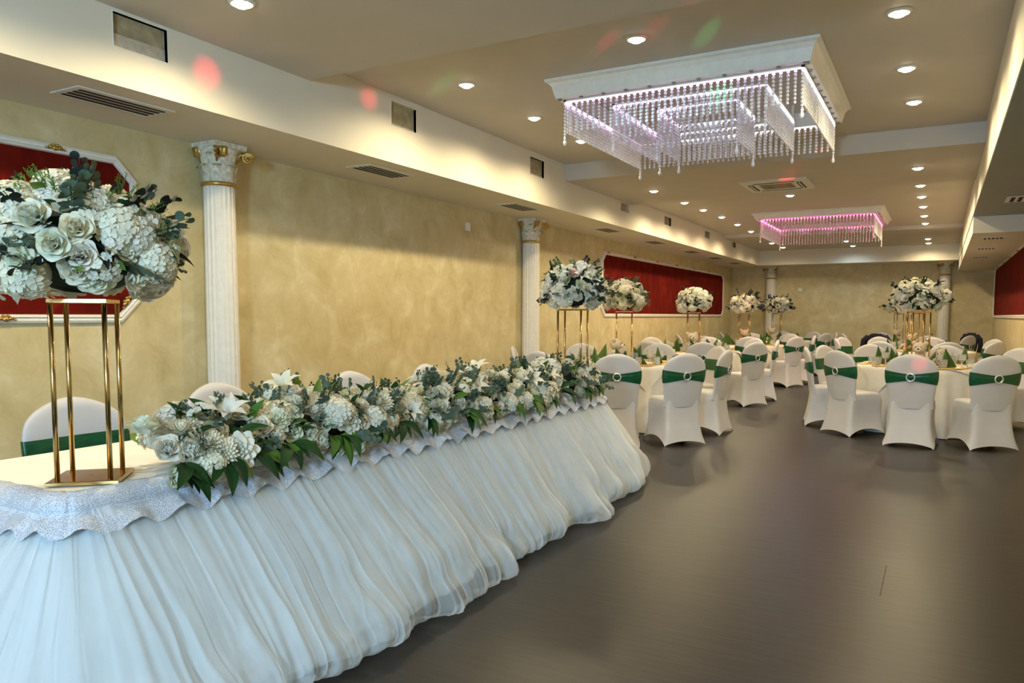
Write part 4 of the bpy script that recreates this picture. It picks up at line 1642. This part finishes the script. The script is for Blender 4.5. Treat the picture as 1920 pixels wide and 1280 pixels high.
# near arrangement on the head table
flower_stand(-2.615, 1.615, HZ + 0.005, math.radians(43), 'gold four-post flower stand at the near end of the head table', 0.635, 0.083, 0.115)
bouquet(-2.615, 1.615, HZ + 0.005 + 0.635, 0.315, 0.22, 86, 0.062, 21, 'large white rose and hydrangea arrangement at left edge of picture', MIX, ['dark_leaf', 'dark_leaf', 'leaf', 'eucalyptus_sprig', 'fresh_leaf', 'dark_sprig'], 120, sprigs=30)
flower_stand(-2.56, 5.58, HZ + 0.005, math.radians(8), 'gold four-post flower stand at the far end of the head table', 0.635)
ar = bouquet(-2.56, 5.58, HZ + 0.64, 0.25, 0.20, 64, 0.056, 22, 'white flower arrangement with one blush rose above the head table end', MIX, ['dark_leaf', 'leaf', 'eucalyptus_sprig', 'dark_sprig'], 80, sprigs=12)
put('blush_rose', ar, (0.085, -0.185, 0.27), (0.42, -0.85, 0.45), 0.05, random.Random(4))

for key, off, rx, rz, seed, lab, lk in (
        ('L1', (0.04, 0.0), 0.27, 0.22, 31, 'leafy white flower arrangement above the nearest left round table', ['leaf', 'eucalyptus_sprig', 'eucalyptus_sprig', 'leaf']),
        ('L2', (0.02, 0.0), 0.29, 0.23, 32, 'round white flower arrangement in front of the red panel, second left table', ['dark_leaf', 'dark_sprig', 'leaf']),
        ('L3', (0.0, 0.0), 0.29, 0.21, 33, 'small white flower arrangement with black leaves, third left table', ['dark_leaf', 'dark_sprig']),
        ('L4', (0.0, 0.0), 0.31, 0.21, 34, 'white flower arrangement by the far column, farthest left table', ['dark_leaf', 'dark_sprig']),
        ('R1', (-0.10, -0.1), 0.31, 0.215, 35, 'wide white flower arrangement with dark leaves, nearest right table', ['dark_leaf', 'dark_sprig', 'leaf']),
        ('R2', (-0.12, 0.0), 0.29, 0.21, 36, 'white flower arrangement mostly hidden behind the nearest right one', ['dark_leaf', 'dark_sprig']),
        ('R3', (-0.17, 0.0), 0.30, 0.19, 37, 'white flower arrangement on the farthest right round table', ['dark_leaf', 'dark_sprig'])):
    c = TABS[key][0]
    x, y = c[0] + off[0], c[1] + off[1]
    flower_stand(x, y, TZ + 0.0095, math.radians(20), 'gold four-post flower stand on the %s' % TABS[key][1], 0.635)
    far = key in ('L3', 'L4', 'R3', 'R2')
    bouquet(x, y, TZ + 0.0095 + 0.635, rx, rz, 42 if far else 64, 0.068 if far else 0.057, seed, lab, MIXF, lk, 40 if far else 60, sprigs=0 if far else 5)

# garland along the front edge of the head table
rnd = random.Random(77)
ga = thing('flower_garland', 'long garland of white roses, dahlias and greenery along the head table front', 'flowers', (HX1 - 0.12, 3.7, HZ + 0.003))
GX, GY, GZ = HX1 - 0.12, 3.7, HZ + 0.003
G0, G1 = 1.76, 5.74
mb = MB()
rings = []
for k in range(40):
    yy = G0 + 0.09 + (G1 - G0 - 0.16) * k / 39
    ring = []
    rr = (0.098 + 0.010 * math.sin(yy * 9)) * (0.25 if k in (0, 39) else 0.7 if k in (1, 38) else 1.0)
    for i in range(12):
        a = 2 * PI * i / 12
        ring.append((0.015 + 1.15 * rr * math.cos(a), yy - GY, 0.075 + 0.75 * rr * math.sin(a)))
    rings.append(ring)
mb.rings(rings, True, True, True)
mb.build('foliage_core', MAT['moss'], ga, True)


def gpt(y, a, r):
    """point on the garland bundle; a = 0 to the room, 90 deg up"""
    w = 0.158 + 0.02 * math.sin(y * 7.3) + 0.012 * math.sin(y * 17)
    h = 0.152 + 0.025 * math.sin(y * 5.1 + 1) + 0.015 * math.sin(y * 13)
    return Vector((0.02 + w * r * math.cos(a), y - GY, 0.045 + h * r * math.sin(a)))


kinds = ['rose'] * 11 + ['hydrangea'] * 3 + ['dahlia'] * 4 + ['peony'] * 2 + ['small_blossom'] * 3 + ['lily']
ny = 38
for iy in range(ny):
    for ia, a0 in enumerate((-0.22, 0.22, 0.66, 1.10, 1.54, 2.0, 2.55)):
        if rnd.random() < (0.05 if ia < 6 else 0.3):
            continue
        yy = G0 + (G1 - G0) * (iy + 0.5 + (0.5 if ia % 2 else 0) - 0.25) / ny + rnd.uniform(-0.03, 0.03)
        a = a0 + rnd.uniform(-0.15, 0.15)
        k = rnd.choice(kinds)
        s_ = 0.060 * {'peony': 1.35, 'hydrangea': 1.25, 'lily': 1.4, 'dahlia': 1.15, 'small_blossom': 0.95}.get(k, 1.0) * rnd.uniform(0.85, 1.2)
        p = gpt(yy, a, rnd.uniform(0.85, 1.05))
        nn = Vector((math.cos(a), rnd.uniform(-0.55, 0.1), math.sin(a) + 0.15))
        put(k, ga, p, nn, s_, rnd)
# a big peony and lily near the start as in the picture
put('peony', ga, gpt(2.02, 0.10, 1.12), (0.9, -0.6, 0.2), 0.095, rnd)
put('lily', ga, gpt(2.45, 1.5, 1.15), (0.2, -0.5, 1), 0.085, rnd)
for i in range(95):
    yy = rnd.uniform(G0 + 0.05, G1)
    a = rnd.uniform(0.15, 2.6)
    p = gpt(yy, a, 0.92)
    dr = Vector((math.cos(a) * 0.8, rnd.uniform(-0.8, 0.8), math.sin(a) + 0.2))
    put_along('eucalyptus_sprig', ga, p, dr, Vector((rnd.uniform(-1, 1), rnd.uniform(-1, 0.3), 1)), rnd.uniform(0.075, 0.125), rnd)
for i in range(48):
    yy = rnd.uniform(G0 + 0.1, G1)
    a = rnd.uniform(-0.15, 1.1)
    put_along('eucalyptus_sprig', ga, gpt(yy, a, 0.98), Vector((math.cos(a) * 0.5, rnd.uniform(-1.0, 1.0), math.sin(a) * 0.6)), Vector((1, -0.4, 0.5)), rnd.uniform(0.085, 0.13), rnd)
for i in range(16):
    yy = rnd.uniform(G0, G1)
    a = rnd.uniform(0.8, 2.2)
    put_along('fern_sprig', ga, gpt(yy, a, 0.95), Vector((math.cos(a) * 0.6, rnd.uniform(-0.6, 0.6), math.sin(a))), Vector((1, 0, 0.3)), rnd.uniform(0.07, 0.12), rnd)
# fans of dark pointed leaves falling over the edge
for yy in (1.80, 1.95, 2.10, 2.32, 2.55, 2.62, 2.90, 3.06, 3.32, 3.62, 3.95, 4.25, 4.45, 4.75, 5.0, 5.3, 5.55):
    for k in range(rnd.randint(3, 5)):
        a = rnd.uniform(-1.0, 1.0)
        p = gpt(yy + rnd.uniform(-0.03, 0.03), 0.0, 1.02) + Vector((0.0, 0, 0.0))
        dr = Vector((0.75 + rnd.uniform(0, 0.3), math.sin(a) * 1.1, -0.40 - 0.5 * rnd.random() * math.cos(a)))
        put_along(rnd.choice(['leaf', 'leaf', 'leaf', 'leaf', 'fresh_leaf']) if rnd.random() < 0.85 else 'fresh_leaf', ga, p, dr, Vector((1, 0, 0.8)), rnd.uniform(0.10, 0.175), rnd)
for i in range(110):
    yy = rnd.uniform(G0, G1)
    a = rnd.uniform(-0.1, 2.8)
    put_along(rnd.choice(['leaf', 'leaf', 'fresh_leaf']), ga, gpt(yy, a, 0.88), Vector((math.cos(a), rnd.uniform(-1, 1), math.sin(a) + 0.1)), Vector((rnd.uniform(-.5, 1), rnd.uniform(-1, 0), 1)), rnd.uniform(0.08, 0.13), rnd)
